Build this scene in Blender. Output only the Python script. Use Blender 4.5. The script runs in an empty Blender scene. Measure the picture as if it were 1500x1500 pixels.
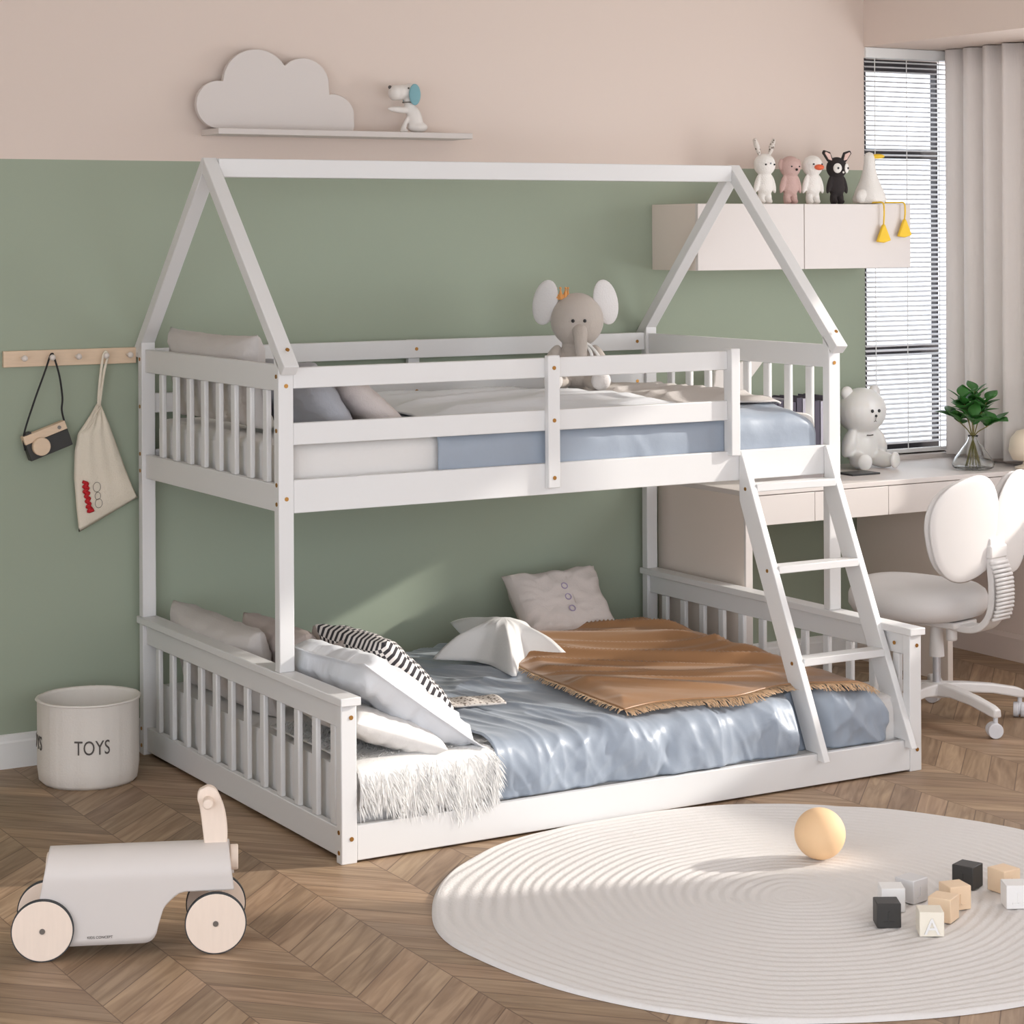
import bpy, bmesh, math, random
from mathutils import Vector, Matrix, noise, Euler
R = math.radians; PI = math.pi
rnd = random.Random(7)
SC = bpy.context.scene
COL = SC.collection

# ------------------------------------------------------------------ materials
def lin(c):
    return tuple((x/12.92 if x <= .04045 else ((x+.055)/1.055)**2.4) for x in [v/255 for v in c])
def mat(name, rgb, rough=.6, bump=0, scale=60, metal=0, var=0, trans=0, sheen=0, spec=None, stretch=None, ior=None, sss=0):
    m = bpy.data.materials.new(name); m.use_nodes = True
    nt = m.node_tree; b = nt.nodes['Principled BSDF']
    c = lin(rgb) + (1,)
    b.inputs['Base Color'].default_value = c
    b.inputs['Roughness'].default_value = rough
    b.inputs['Metallic'].default_value = metal
    if spec is not None: b.inputs['Specular IOR Level'].default_value = spec
    if trans: b.inputs['Transmission Weight'].default_value = trans
    if ior: b.inputs['IOR'].default_value = ior
    if sheen: b.inputs['Sheen Weight'].default_value = sheen; b.inputs['Sheen Roughness'].default_value = .4
    if sss:
        b.inputs['Subsurface Weight'].default_value = sss; b.inputs['Subsurface Radius'].default_value = (.02,.015,.01)
    if bump or var:
        tc = nt.nodes.new('ShaderNodeTexCoord'); mp = nt.nodes.new('ShaderNodeMapping')
        nt.links.new(tc.outputs['Object'], mp.inputs[0])
        if stretch: mp.inputs['Scale'].default_value = stretch
        nz = nt.nodes.new('ShaderNodeTexNoise'); nz.inputs['Scale'].default_value = scale; nz.inputs['Detail'].default_value = 4
        nt.links.new(mp.outputs[0], nz.inputs['Vector'])
        if bump:
            bp = nt.nodes.new('ShaderNodeBump'); bp.inputs['Strength'].default_value = bump; bp.inputs['Distance'].default_value = .004
            nt.links.new(nz.outputs[0], bp.inputs['Height']); nt.links.new(bp.outputs[0], b.inputs['Normal'])
        if var:
            mx = nt.nodes.new('ShaderNodeMix'); mx.data_type = 'RGBA'
            mx.inputs['A'].default_value = tuple(x*(1-var) for x in c[:3]) + (1,); mx.inputs['B'].default_value = tuple(min(1, x*(1+var)) for x in c[:3]) + (1,)
            nt.links.new(nz.outputs[0], mx.inputs['Factor']); nt.links.new(mx.outputs['Result'], b.inputs['Base Color'])
    return m

WHITE = mat('white_paint', (224,223,222), .4)
GREEN = (158,168,149); BEIGE = (224,208,197)
def wall_mat(name, split=True):
    m = mat(name, BEIGE, .85)
    if not split: return m
    nt = m.node_tree; b = nt.nodes['Principled BSDF']
    g = nt.nodes.new('ShaderNodeNewGeometry'); s = nt.nodes.new('ShaderNodeSeparateXYZ'); nt.links.new(g.outputs['Position'], s.inputs[0])
    a = nt.nodes.new('ShaderNodeMath'); a.operation = 'LESS_THAN'; a.inputs[1].default_value = 1.948; nt.links.new(s.outputs['Z'], a.inputs[0])
    c = nt.nodes.new('ShaderNodeMath'); c.operation = 'LESS_THAN'; c.inputs[1].default_value = 3.081; nt.links.new(s.outputs['X'], c.inputs[0])
    d = nt.nodes.new('ShaderNodeMath'); d.operation = 'MULTIPLY'; nt.links.new(a.outputs[0], d.inputs[0]); nt.links.new(c.outputs[0], d.inputs[1])
    mx = nt.nodes.new('ShaderNodeMix'); mx.data_type = 'RGBA'
    mx.inputs['A'].default_value = lin(BEIGE)+(1,); mx.inputs['B'].default_value = lin(GREEN)+(1,)
    nt.links.new(d.outputs[0], mx.inputs['Factor']); nt.links.new(mx.outputs['Result'], b.inputs['Base Color'])
    return m
WALL = wall_mat('painted_wall'); WALLB = wall_mat('beige_wall', False)
CEIL = mat('ceiling_paint', (240,236,230), .9)
CREAM = mat('cream_lacquer', (217,209,204), .45)
TAN = mat('beige_side_panel', (229,216,205), .55)
TRIM = mat('white_trim', (238,238,236), .45)
GOLD = mat('brass', (176,128,66), .35, metal=.8)
BLUE = mat('blue_satin', (150,160,173), .42, bump=.35, scale=22, sheen=.25)
SHEET = mat('white_cotton', (226,223,220), .8, bump=.25, scale=90)
SATINW = mat('white_satin', (220,222,226), .55, bump=.5, scale=18, stretch=(1,3,1))
GREYP = mat('grey_cotton', (202,196,192), .85, bump=.3, scale=120)
SLATE = mat('slate_cotton', (168,169,175), .85, bump=.3, scale=120)
TAUPE = mat('taupe_linen', (182,170,164), .9, bump=.4, scale=160)
KNIT = mat('beige_knit', (206,196,192), .9, bump=.7, scale=220)
BUTT = mat('button_pillow_cotton', (208,199,194), .88, bump=.3, scale=150)
LILAC = mat('lilac_thread', (166,152,184), .7)
STAR = mat('white_velour', (230,228,225), .75, bump=.15, scale=120, sheen=.2)
BROWN = mat('caramel_satin', (163,121,84), .34, bump=.12, scale=30, sheen=.15)
FRINGE = mat('caramel_fringe', (208,176,142), .8)
FUR = mat('white_fur', (232,230,227), .8, sheen=.3)
OAK = mat('pale_wood', (226,200,172), .55, bump=.1, scale=20, stretch=(1,8,8), var=.08)
PEGW = mat('white_peg', (226,216,208), .5)
BLACK = mat('black_fabric', (38,36,38), .8)
BLACKP = mat('black_painted_wood', (52,50,48), .5)
CANVAS = mat('cream_canvas', (230,220,202), .9, bump=.5, scale=200)
RED = mat('red_print', (190,24,34), .7)
INK = mat('grey_ink', (90,84,80), .8)
BASK = mat('white_basket_fabric', (230,224,216), .9, bump=.25, scale=150)
CARW = mat('white_lacquered_wood', (213,206,201), .45)
WHEEL = mat('pale_birch', (238,220,204), .5, bump=.08, scale=14, stretch=(8,1,1), var=.05)
TIRE = mat('dark_rubber', (56,58,60), .7)
STEEL = mat('grey_steel', (130,124,118), .35, metal=.7)
BALL = mat('orange_silicone', (238,200,156), .7, sss=.1)
RUG = mat('white_rug_wool', (222,218,215), .95, bump=.4, scale=140)
BLKW = mat('white_block', (236,234,232), .5)
BLKC = mat('cream_block', (238,230,214), .5)
BLKG = mat('light_grey_block', (212,210,210), .5)
BLKN = mat('natural_block', (236,208,176), .55, var=.05, scale=30)
EGREY = mat('grey_velour', (190,180,171), .9, bump=.4, scale=160, sheen=.3)
EWHITE = mat('white_velour_ear', (222,218,216), .9, bump=.4, scale=160, sheen=.3)
ORANGE = mat('crown_gold', (226,160,92), .6, bump=.6, scale=200)
DW = mat('white_crochet', (240,236,230), .9, bump=.6, scale=260)
DP = mat('pink_crochet', (204,172,164), .9, bump=.6, scale=260)
DB = mat('black_crochet', (46,40,40), .9, bump=.6, scale=260)
BEAK = mat('orange_felt', (232,110,72), .8)
PINK = mat('ear_pink', (222,190,180), .9)
YEL = mat('yellow_felt', (240,198,62), .85)
TEAL = mat('teal_lacquer', (126,172,180), .6)
FIG = mat('white_figurine', (232,226,220), .55)
DARK = mat('dark_paint', (40,40,42), .4)
FROST = mat('frosted_white_plastic', (226,224,220), .3, sss=.3)
GLASS = mat('clear_glass', (250,252,252), .02, trans=1, ior=1.3)
LEAF = mat('green_leaf', (52,108,44), .4, var=.3, scale=12)
STEM = mat('green_stem', (120,112,60), .6)
CURT = mat('beige_curtain', (232,225,220), .9, bump=.3, scale=160, stretch=(1,1,.1))
SLATM = mat('blind_slat', (236,236,238), .5)
FRAMED = mat('dark_window_frame', (52,48,50), .5)
CHAIRW = mat('white_chair_plastic', (222,218,215), .35)
CHAIRF = mat('white_chair_fabric', (214,210,208), .6, bump=.1, scale=120)
CASTG = mat('grey_caster', (216,216,220), .35)
CHROME = mat('chrome_tube', (200,200,204), .25, metal=.6)
BOOKD = mat('dark_book', (86,80,94), .6); BOOKL = mat('pale_book', (196,192,204), .6)
SAGE = mat('sage_fabric', (120,140,122), .8)
LAMPC = mat('cream_lampshade', (238,222,200), .7)

def checker_mat():
    m = mat('checked_weave', (230,226,222), .9)
    nt = m.node_tree; b = nt.nodes['Principled BSDF']
    uv = nt.nodes.new('ShaderNodeTexCoord'); ck = nt.nodes.new('ShaderNodeTexChecker'); ck.inputs['Scale'].default_value = 30
    ck.inputs['Color1'].default_value = lin((54,50,54))+(1,); ck.inputs['Color2'].default_value = lin((226,220,216))+(1,)
    nt.links.new(uv.outputs['UV'], ck.inputs['Vector']); nt.links.new(ck.outputs[0], b.inputs['Base Color'])
    return m
CHECK = checker_mat()
def speckle_mat():
    m = mat('speckled_wool', (214,206,198), .9)
    nt = m.node_tree; b = nt.nodes['Principled BSDF']
    tc = nt.nodes.new('ShaderNodeTexCoord'); v = nt.nodes.new('ShaderNodeTexVoronoi'); v.inputs['Scale'].default_value = 90
    r = nt.nodes.new('ShaderNodeValToRGB'); r.color_ramp.elements[0].position = .25; r.color_ramp.elements[0].color = lin((110,96,84))+(1,)
    r.color_ramp.elements[1].position = .45; r.color_ramp.elements[1].color = lin((220,212,204))+(1,)
    nt.links.new(tc.outputs['Object'], v.inputs['Vector']); nt.links.new(v.outputs['Distance'], r.inputs[0]); nt.links.new(r.outputs[0], b.inputs['Base Color'])
    return m
SPECK = speckle_mat()
def floor_mat():
    m = mat('oak_chevron', (178,146,114), .5)
    nt = m.node_tree; b = nt.nodes['Principled BSDF']; L = nt.links.new; N = nt.nodes.new
    at = N('ShaderNodeAttribute'); at.attribute_name = 'tone'
    uv = N('ShaderNodeUVMap'); mp = N('ShaderNodeMapping'); mp.inputs['Scale'].default_value = (3,34,1)
    L(uv.outputs[0], mp.inputs[0])
    ns = N('ShaderNodeTexNoise'); ns.inputs['Scale'].default_value = 1.0; ns.inputs['Detail'].default_value = 6; ns.inputs['Distortion'].default_value = 1.2
    L(mp.outputs[0], ns.inputs['Vector'])
    rp = N('ShaderNodeValToRGB'); rp.color_ramp.elements[0].position = .3; rp.color_ramp.elements[1].position = .7
    rp.color_ramp.elements[0].color = lin((136,109,85))+(1,); rp.color_ramp.elements[1].color = lin((180,152,124))+(1,)
    L(ns.outputs[0], rp.inputs[0])
    mu = N('ShaderNodeMix'); mu.data_type = 'RGBA'; mu.blend_type = 'MULTIPLY'; mu.inputs['Factor'].default_value = 1
    L(rp.outputs[0], mu.inputs['A']); L(at.outputs['Color'], mu.inputs['B'])
    # joints between planks: second uv layer measures distance to the plank edges
    u2 = N('ShaderNodeUVMap'); u2.uv_map = 'edge'; sp = N('ShaderNodeSeparateXYZ'); L(u2.outputs[0], sp.inputs[0])
    outs = []
    for ax, wid in (('X', .006), ('Y', .020)):
        a = N('ShaderNodeMath'); a.operation = 'PINGPONG'; a.inputs[1].default_value = .5; L(sp.outputs[ax], a.inputs[0])
        c = N('ShaderNodeMath'); c.operation = 'LESS_THAN'; c.inputs[1].default_value = wid; L(a.outputs[0], c.inputs[0]); outs.append(c)
    mxx = N('ShaderNodeMath'); mxx.operation = 'MAXIMUM'; L(outs[0].outputs[0], mxx.inputs[0]); L(outs[1].outputs[0], mxx.inputs[1])
    dk = N('ShaderNodeMix'); dk.data_type = 'RGBA'; dk.inputs['B'].default_value = lin((104,80,60))+(1,)
    fm = N('ShaderNodeMath'); fm.operation = 'MULTIPLY'; fm.inputs[1].default_value = .85; L(mxx.outputs[0], fm.inputs[0]); L(fm.outputs[0], dk.inputs['Factor'])
    L(mu.outputs['Result'], dk.inputs['A']); L(dk.outputs['Result'], b.inputs['Base Color'])
    bp = N('ShaderNodeBump'); bp.inputs['Strength'].default_value = .15; bp.inputs['Distance'].default_value = .002
    L(ns.outputs[0], bp.inputs['Height']); L(bp.outputs[0], b.inputs['Normal'])
    return m
FLOORM = floor_mat()

# ------------------------------------------------------------------ helpers
def nb(): return bmesh.new()
def box(bm, x0, x1, y0, y1, z0, z1, mtx=None):
    vs = [bm.verts.new((x, y, z)) for x in (x0, x1) for y in (y0, y1) for z in (z0, z1)]
    for f in ((0,1,3,2),(4,6,7,5),(0,4,5,1),(2,3,7,6),(0,2,6,4),(1,5,7,3)): bm.faces.new([vs[i] for i in f])
    if mtx:
        for v in vs: v.co = mtx @ v.co
    return vs
def prism(bm, pts, d0, d1, axis='x'):
    """extrude a 2-D outline; axis x: pts=(y,z); y: pts=(x,z); z: pts=(x,y)"""
    def P(a, b, d): return {'x': (d, a, b), 'y': (a, d, b), 'z': (a, b, d)}[axis]
    A = [bm.verts.new(P(a, b, d0)) for a, b in pts]; B = [bm.verts.new(P(a, b, d1)) for a, b in pts]
    n = len(pts)
    bm.faces.new(A); bm.faces.new(B[::-1])
    for i in range(n): bm.faces.new((A[i], B[i], B[(i+1) % n], A[(i+1) % n]))
def ell(bm, c, r, seg=24, rings=14, rot=None):
    M = Matrix.Translation(Vector(c)) @ (rot.to_matrix().to_4x4() if rot else Matrix()) @ Matrix.Diagonal((r[0], r[1], r[2], 1))
    bmesh.ops.create_uvsphere(bm, u_segments=seg, v_segments=rings, radius=1, matrix=M)
def cyl(bm, a, b, r0, r1=None, seg=20, caps=True):
    a = Vector(a); b = Vector(b); r1 = r0 if r1 is None else r1
    d = (b-a); q = d.to_track_quat('Z', 'Y').to_matrix().to_4x4()
    M = Matrix.Translation((a+b)/2) @ q
    bmesh.ops.create_cone(bm, cap_ends=caps, segments=seg, radius1=r0, radius2=r1, depth=d.length, matrix=M)
def tube(bm, pts, rad, seg=8, sx=1.0):
    pts = [Vector(p) for p in pts]; rings = []
    n = len(pts); up = Vector((0,0,1)); prev = None
    for i, p in enumerate(pts):
        t = (pts[min(i+1, n-1)] - pts[max(i-1, 0)]).normalized()
        if prev is None:
            s = t.cross(up)
            if s.length < .1: s = t.cross(Vector((0,1,0)))
            s.normalize()
        else:
            s = (prev - t*prev.dot(t)).normalized()
        prev = s; w = t.cross(s)
        r = rad(i/(n-1)) if callable(rad) else rad
        rings.append([bm.verts.new(p + (s*math.cos(2*PI*k/seg)*sx + w*math.sin(2*PI*k/seg))*r) for k in range(seg)])
    for i in range(n-1):
        for k in range(seg): bm.faces.new((rings[i][k], rings[i][(k+1) % seg], rings[i+1][(k+1) % seg], rings[i+1][k]))
    bm.faces.new(rings[0][::-1]); bm.faces.new(rings[-1])
def smooth_path(pts, n=6):
    pts = [Vector(p) for p in pts]; out = []
    P = [pts[0]*2-pts[1]] + pts + [pts[-1]*2-pts[-2]]
    for i in range(1, len(P)-2):
        for k in range(n):
            t = k/n; a, b, c, d = P[i-1], P[i], P[i+1], P[i+2]
            out.append(.5*((2*b)+(-a+c)*t+(2*a-5*b+4*c-d)*t*t+(-a+3*b-3*c+d)*t**3))
    out.append(pts[-1]); return out
def lathe(bm, prof, c=(0,0,0), seg=40, f=None):
    c = Vector(c); rings = []
    for r, z in prof:
        rings.append([bm.verts.new(c + Vector((r*math.cos(2*PI*k/seg)*(f(2*PI*k/seg) if f else 1), r*math.sin(2*PI*k/seg)*(f(2*PI*k/seg) if f else 1), z))) for k in range(seg)])
    for i in range(len(rings)-1):
        for k in range(seg): bm.faces.new((rings[i][k], rings[i][(k+1) % seg], rings[i+1][(k+1) % seg], rings[i+1][k]))
    return rings
def xf(bm, M):
    for v in bm.verts: v.co = M @ v.co
def grid(bm, nu, nv, fn, uv=None):
    V = [[bm.verts.new(fn(i/(nu-1), j/(nv-1))) for j in range(nv)] for i in range(nu)]
    F = []
    for i in range(nu-1):
        for j in range(nv-1):
            f = bm.faces.new((V[i][j], V[i+1][j], V[i+1][j+1], V[i][j+1])); F.append(f)
            if uv is not None:
                for lp, (a, b) in zip(f.loops, ((i,j),(i+1,j),(i+1,j+1),(i,j+1))): lp[uv].uv = (a/(nu-1), b/(nv-1))
    return V
def finish(name, bm, m, smooth=False, bevel=0, seg=2, sub=0, solid=0, remesh=0, sharp=40):
    bmesh.ops.recalc_face_normals(bm, faces=bm.faces)
    me = bpy.data.meshes.new(name); bm.to_mesh(me); bm.free()
    me.materials.append(m)
    o = bpy.data.objects.new(name, me); COL.objects.link(o)
    if smooth or bevel:
        for p in me.polygons: p.use_smooth = True
        if bevel or smooth == 'auto':
            me.set_sharp_from_angle(angle=R(sharp))
    if solid:
        md = o.modifiers.new('s', 'SOLIDIFY'); md.thickness = solid; md.offset = -1
    if remesh:
        md = o.modifiers.new('r', 'REMESH'); md.mode = 'VOXEL'; md.voxel_size = remesh; md.use_smooth_shade = True
        md = o.modifiers.new('sm', 'SMOOTH'); md.iterations = 6; md.factor = .6
    if bevel:
        md = o.modifiers.new('b', 'BEVEL'); md.width = bevel; md.segments = seg; md.limit_method = 'ANGLE'; md.angle_limit = R(50); md.harden_normals = False
    if sub:
        md = o.modifiers.new('d', 'SUBSURF'); md.levels = sub; md.render_levels = sub
    return o
def basis(o): return Matrix.LocRotScale(o.location, o.rotation_euler, o.scale)
def part(parent, name, bm, m, world=False, label=None, **k):
    o = finish(name, bm, m, **k); o.parent = parent
    if world:
        M = basis(parent)
        if parent.parent: M = basis(parent.parent) @ parent.matrix_parent_inverse @ M
        o.matrix_parent_inverse = M.inverted()
    if label: o['label'] = label
    return o
def tag(o, label, cat, group=None):
    o['label'] = label; o['category'] = cat
    if group: o['group'] = group
    return o
def thing(name, label, cat, loc=(0,0,0), rotz=0, group=None):
    o = bpy.data.objects.new(name, None); COL.objects.link(o); o.empty_display_size = .05
    o.location = loc; o.rotation_euler = (0, 0, rotz)
    return tag(o, label, cat, group)
def single(name, bm, m, label, cat, loc, group=None, **k):
    for v in bm.verts: v.co -= Vector(loc)
    o = finish(name, bm, m, **k); o.location = loc
    return tag(o, label, cat, group)
def struct(name, bm, m, **k):
    o = finish(name, bm, m, **k); o['kind'] = 'structure'; return o
def text_mesh(s, size, depth, sx=1.0):
    cu = bpy.data.curves.new('t', 'FONT'); cu.body = s; cu.size = size; cu.extrude = depth; cu.align_x = 'CENTER'; cu.resolution_u = 4
    o = bpy.data.objects.new('t', cu); COL.objects.link(o)
    dg = bpy.context.evaluated_depsgraph_get()
    me = bpy.data.meshes.new_from_object(o.evaluated_get(dg))
    bm = nb(); bm.from_mesh(me)
    bpy.data.objects.remove(o); bpy.data.curves.remove(cu); bpy.data.meshes.remove(me)
    for v in bm.verts: v.co.x *= sx
    return bm
def fbm(p, o=3): return noise.fractal(p, 1.0, 2.0, o)

# ------------------------------------------------------------------ the room
YW = 1.545; XR = 3.528; XL = -3.3; YF = -6.4; ZC = 2.72; XS = 3.081
bm = nb(); uvl = bm.loops.layers.uv.new('UVMap'); uve = bm.loops.layers.uv.new('edge'); tone = bm.loops.layers.float_color.new('tone')
cw = .252; pitch = .12
import itertools
k0 = int((XL+.17)/cw)-1
for k in range(k0, int((XR+.17)/cw)+1):
    x0 = -.17+k*cw; x1 = x0+cw
    cx0 = max(x0, XL); cx1 = min(x1, XR+.02)
    if cx1 <= cx0: continue
    up = (k % 2 == 1)   # column -1 rises to the right
    n0 = int((YF-.5)/pitch)-3; n1 = int((YW+.6)/pitch)+3
    for n in range(n0, n1):
        def yy(x, e):
            base = -.572+pitch*(n+e)
            return base - (x1-x) if up else base - (x-x0)
        co = [(cx0, yy(cx0, 0)), (cx1, yy(cx1, 0)), (cx1, yy(cx1, 1)), (cx0, yy(cx0, 1))]
        if max(c[1] for c in co) < YF or min(c[1] for c in co) > YW: continue
        co = [(x, min(max(y, YF), YW)) for x, y in co]
        if len(set(co)) < 4:
            co2 = []
            for c in co:
                if c not in co2: co2.append(c)
            co = co2
            if len(co) < 3: continue
        f = bm.faces.new([bm.verts.new((x, y, 0)) for x, y in co])
        t = rnd.uniform(.76, 1.12); tt = (t*rnd.uniform(.98, 1.02), t, t*rnd.uniform(.96, 1.02), 1)
        ou = rnd.uniform(0, 50); ov = rnd.uniform(0, 50)
        for lp in f.loops:
            x, y, _ = lp.vert.co
            a = (x+y) if up else (x-y); b = (y-x) if up else (x+y)
            lp[uvl].uv = (a*.7071+ou, b*.7071+ov)
            lp[uve].uv = ((x-x0)/cw, (y-yy(x, 0))/pitch)
            lp[tone] = tt
o = struct('floor', bm, FLOORM)
# back wall, with the window opening at its right end
WZ0, WZ1 = .80, 2.40
bm = nb()
box(bm, XL-.1, XS, YW, YW+.12, 0, ZC)
box(bm, XS, XR+.1, YW, YW+.12, 0, WZ0); box(bm, XS, XR+.1, YW, YW+.12, WZ1, ZC)
struct('wall_back', bm, WALL)
# right wall with a long window opening towards the viewer
SZ0, SZ1, SY0, SY1 = .97, 2.2, -1.65, .76
bm = nb()
box(bm, XR, XR+.12, SY1, YW, 0, ZC); box(bm, XR, XR+.12, YF, SY0, 0, ZC)
box(bm, XR, XR+.12, SY0, SY1, 0, SZ0); box(bm, XR, XR+.12, SY0, SY1, SZ1, ZC)
struct('wall_right', bm, WALLB)
bm = nb(); box(bm, XL-.1, XL, -.9, YW, 0, ZC); struct('shade_wall_left', bm, WALLB)  # unseen wall stub, added to darken the left, cut short to let light in
bm = nb(); box(bm, XL-.1, XR+.12, YF, YW+.12, ZC, ZC+.1); struct('ceiling', bm, CEIL)
bm = nb(); box(bm, XS, XR, YF, YW, 2.442, ZC); struct('trim_1', bm, WALLB)   # dropped soffit
# baseboards
bm = nb(); prism(bm, [(YW, 0), (YW-.014, 0), (YW-.014, .082), (YW-.010, .088), (YW-.010, .104), (YW-.004, .108), (YW, .108)], XL, XR, 'x')
struct('baseboard_back', bm, TRIM)
bm = nb(); prism(bm, [(XR, 0), (XR-.014, 0), (XR-.014, .09), (XR-.006, .108), (XR, .108)], YF, YW-.014, 'y')
struct('baseboard_right', bm, WALLB)
# back window
bm = nb()
for a in ((XS, XS+.03, WZ0, WZ1), (XR-.008, XR, WZ0, WZ1), (XS, XR, WZ0, WZ0+.04), (XS, XR, WZ1-.05, WZ1), (XS, XR, 2.0, 2.04), (XS, XR, 1.20, 1.24)):
    box(bm, a[0], a[1], YW+.07, YW+.11, a[2], a[3])
box(bm, XS, XS+.036, YW+.030, YW+.07, WZ0, WZ1)
w1 = struct('window_1', bm, FRAMED, bevel=.003)
bm = nb(); box(bm, XS+.03, XR-.03, YW+.088, YW+.092, WZ0+.04, WZ1-.05); part(w1, 'window_pane', bm, GLASS)
bm = nb(); box(bm, XS, XR, YW-.03, YW+.07, WZ0-.03, WZ0); struct('trim_2', bm, CREAM, bevel=.004)
# right window
bm = nb()
for a in ((SY0, SY0+.05, SZ0, SZ1), (SY1-.05, SY1, SZ0, SZ1), (SY0, SY1, SZ0, SZ0+.05), (SY0, SY1, SZ1-.05, SZ1), (-.52, -.46, SZ0, SZ1)):
    box(bm, XR+.05, XR+.10, a[0], a[1], a[2], a[3])
w2 = struct('window_2', bm, TRIM, bevel=.003)
# blind: thing with slats
vb = thing('venetian_blind', 'white slatted venetian blind hanging in the window beside the curtain', 'blind', (3.304, YW-.02, WZ1))
bm = nb(); box(bm, XS+.004, XR-.006, YW-.012, YW+.028, WZ1-.001, 2.441); part(vb, 'headrail', bm, TRIM, world=True, bevel=.003)
bm = nb(); box(bm, XS+.006, XR-.008, YW-.002, YW+.022, .805, .822); part(vb, 'bottom_rail', bm, TRIM, world=True, bevel=.003)
zs = 2.385; slat = None; kk = 0
while zs > .84:
    if slat is None:
        bm = nb()
        pr = []
        for j in range(7):
            t = -1+2*j/6; pr.append((t*.0105, .0014*(1-t*t)))
        pts = pr + [(a, b-.0006) for a, b in pr[::-1]]
        c, s = math.cos(R(22)), math.sin(R(22))
        prism(bm, [(a*c-b*s, a*s+b*c) for a, b in pts], XS+.006, XR-.008, 'x')
        slat = part(vb, 'slat', bm, SLATM); slat.matrix_parent_inverse = Matrix(); slat.location = (-3.304, .03, zs-WZ1)
    else:
        s2 = slat.copy(); COL.objects.link(s2); s2.parent = vb; s2.location = (-3.304, .03, zs-WZ1)
    zs -= .0197
for cx in (3.135, 3.30, 3.47):
    bm = nb(); box(bm, cx-.0015, cx+.0015, YW-.003, YW-.001, .81, 2.405); part(vb, 'cord', bm, TRIM, world=True)
# curtain on the right wall
bm = nb()
def cf(u, v):
    y = YW-.02-u*.66; z = .80+v*1.638
    ph = y*2*PI/.115
    x = XR-.055+.030*math.sin(ph+.6*math.sin(y*9)) + .006*math.sin(ph*2.3+1)+.004*math.sin(v*3+y*20)*(1-v)
    return (x, y, z)
grid(bm, 130, 14, cf)
single('window_curtain', bm, CURT, 'beige pleated curtain hanging along the right wall beside the blind', 'curtain', (XR-.055, 1.0, .80), smooth=True, solid=.003)

# ------------------------------------------------------------------ bunk bed
L = 2.03; W = 1.512; YU = .397; YUB = W
bed = thing('bunk_bed', 'white wooden house-frame bunk bed, narrow bunk above a wide low bed', 'bunk bed', (0,0,0))
BV = dict(bevel=.0025)
def bp(name, x0, x1, y0, y1, z0, z1, label=None, **k):
    bm = nb(); box(bm, x0, x1, y0, y1, z0, z1)
    kk = dict(BV); kk.update(k)
    return part(bed, name, bm, WHITE, label=label, **kk)
PX = .047; PY = .033
for xa in (0, L-PX):
    bp('post', xa, xa+PX, 0, PY, 0, .428); bp('post', xa, xa+PX, W-PY, W, 0, .428)
    for (ya, sgn) in ((YU, 1), (W, -1)):     # upper posts, top cut to the rafter slope
        bm = nb()
        y0, y1 = (YU, YU+PY) if sgn > 0 else (W-PY, W)
        za, zb = (1.326, 1.360) if sgn > 0 else (1.360, 1.326)
        prism(bm, [(y0, .451), (y1, .451), (y1, zb), (y0, za)], xa, xa+PX, 'x'); part(bed, 'post', bm, WHITE, **BV)
    # lower end
    bx0 = xa+.012 if xa == 0 else xa+.012; bx1 = bx0+.022
    bp('end_cap', xa-.006, xa+.055, -.012, W+.010, .428, .451)
    bp('end_board', bx0, bx1, PY, W-PY, .362, .428); bp('end_board', bx0, bx1, PY, W-PY, .012, .090)
    for k in range(12):
        yc = .085+k*(1.391-.085)/11
        bp('spindle', bx0+.003, bx1-.003, yc-.016, yc+.016, .090, .362, bevel=.004)
    # upper end
    bp('end_board', bx0, bx1, YU+PY, W-PY, 1.252, 1.327); bp('end_board', bx0, bx1, YU+PY, W-PY, .905, .983)
    for k in range(8):
        yc = .528+k*(1.349-.528)/7
        bp('spindle', bx0+.003, bx1-.003, yc-.016, yc+.016, .983, 1.252, bevel=.004)
bp('side_rail', PX, L-PX, .001, .023, .006, .101); bp('side_rail', PX, L-PX, W-.023, W-.001, .006, .101)
bp('side_rail', PX, L-PX, YU, YU+.022, .903, .998); bp('side_rail', PX, L-PX, W-.023, W-.001, .903, .998)
bp('guard_rail', PX, 1.572, YU, YU+.021, 1.260, 1.320); bp('guard_rail', PX, 1.572, YU, YU+.021, 1.098, 1.161)
bp('guard_rail', PX, L-PX, W-.023, W-.002, 1.266, 1.330); bp('guard_rail', PX, L-PX, W-.023, W-.002, 1.118, 1.182)
bp('guard_post', .886, .928, YU-.022, YU, .924, 1.328); bp('guard_post', 1.572, 1.606, YU-.022, YU+.021, .985, 1.328)
bp('guard_post', 1.000, 1.045, W-.002, W+.018, .924, 1.330)
bp('bed_base', .034, L-.034, .023, W-.023, .03, .045, bevel=0); bp('bed_base', .034, L-.034, YU+.022, W-.023, .925, .94, bevel=0)
# roof
YM = (YU+W)/2; sl = 1.03; apz = 1.325+(YM-.355)*sl
ap = .037*math.sqrt(1+sl*sl)
for xa in (0, L-PX):
    for s in (1, -1):
        def Y(y): return y if s > 0 else 2*YM-y
        bm = nb(); n = math.sqrt(1+sl*sl)
        pts = [(.355, 1.325), (.355+.037*sl/n, 1.325-.037/n), (YM, apz-ap), (YM, 1.938), (YM-(apz-1.938)/sl, 1.938)]
        prism(bm, [(Y(a), b) for a, b in pts], xa, xa+PX, 'x'); part(bed, 'rafter', bm, WHITE, **BV)
bp('ridge_beam', PX, L-PX, YM-.022, YM+.022, 1.878, 1.936)
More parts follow.
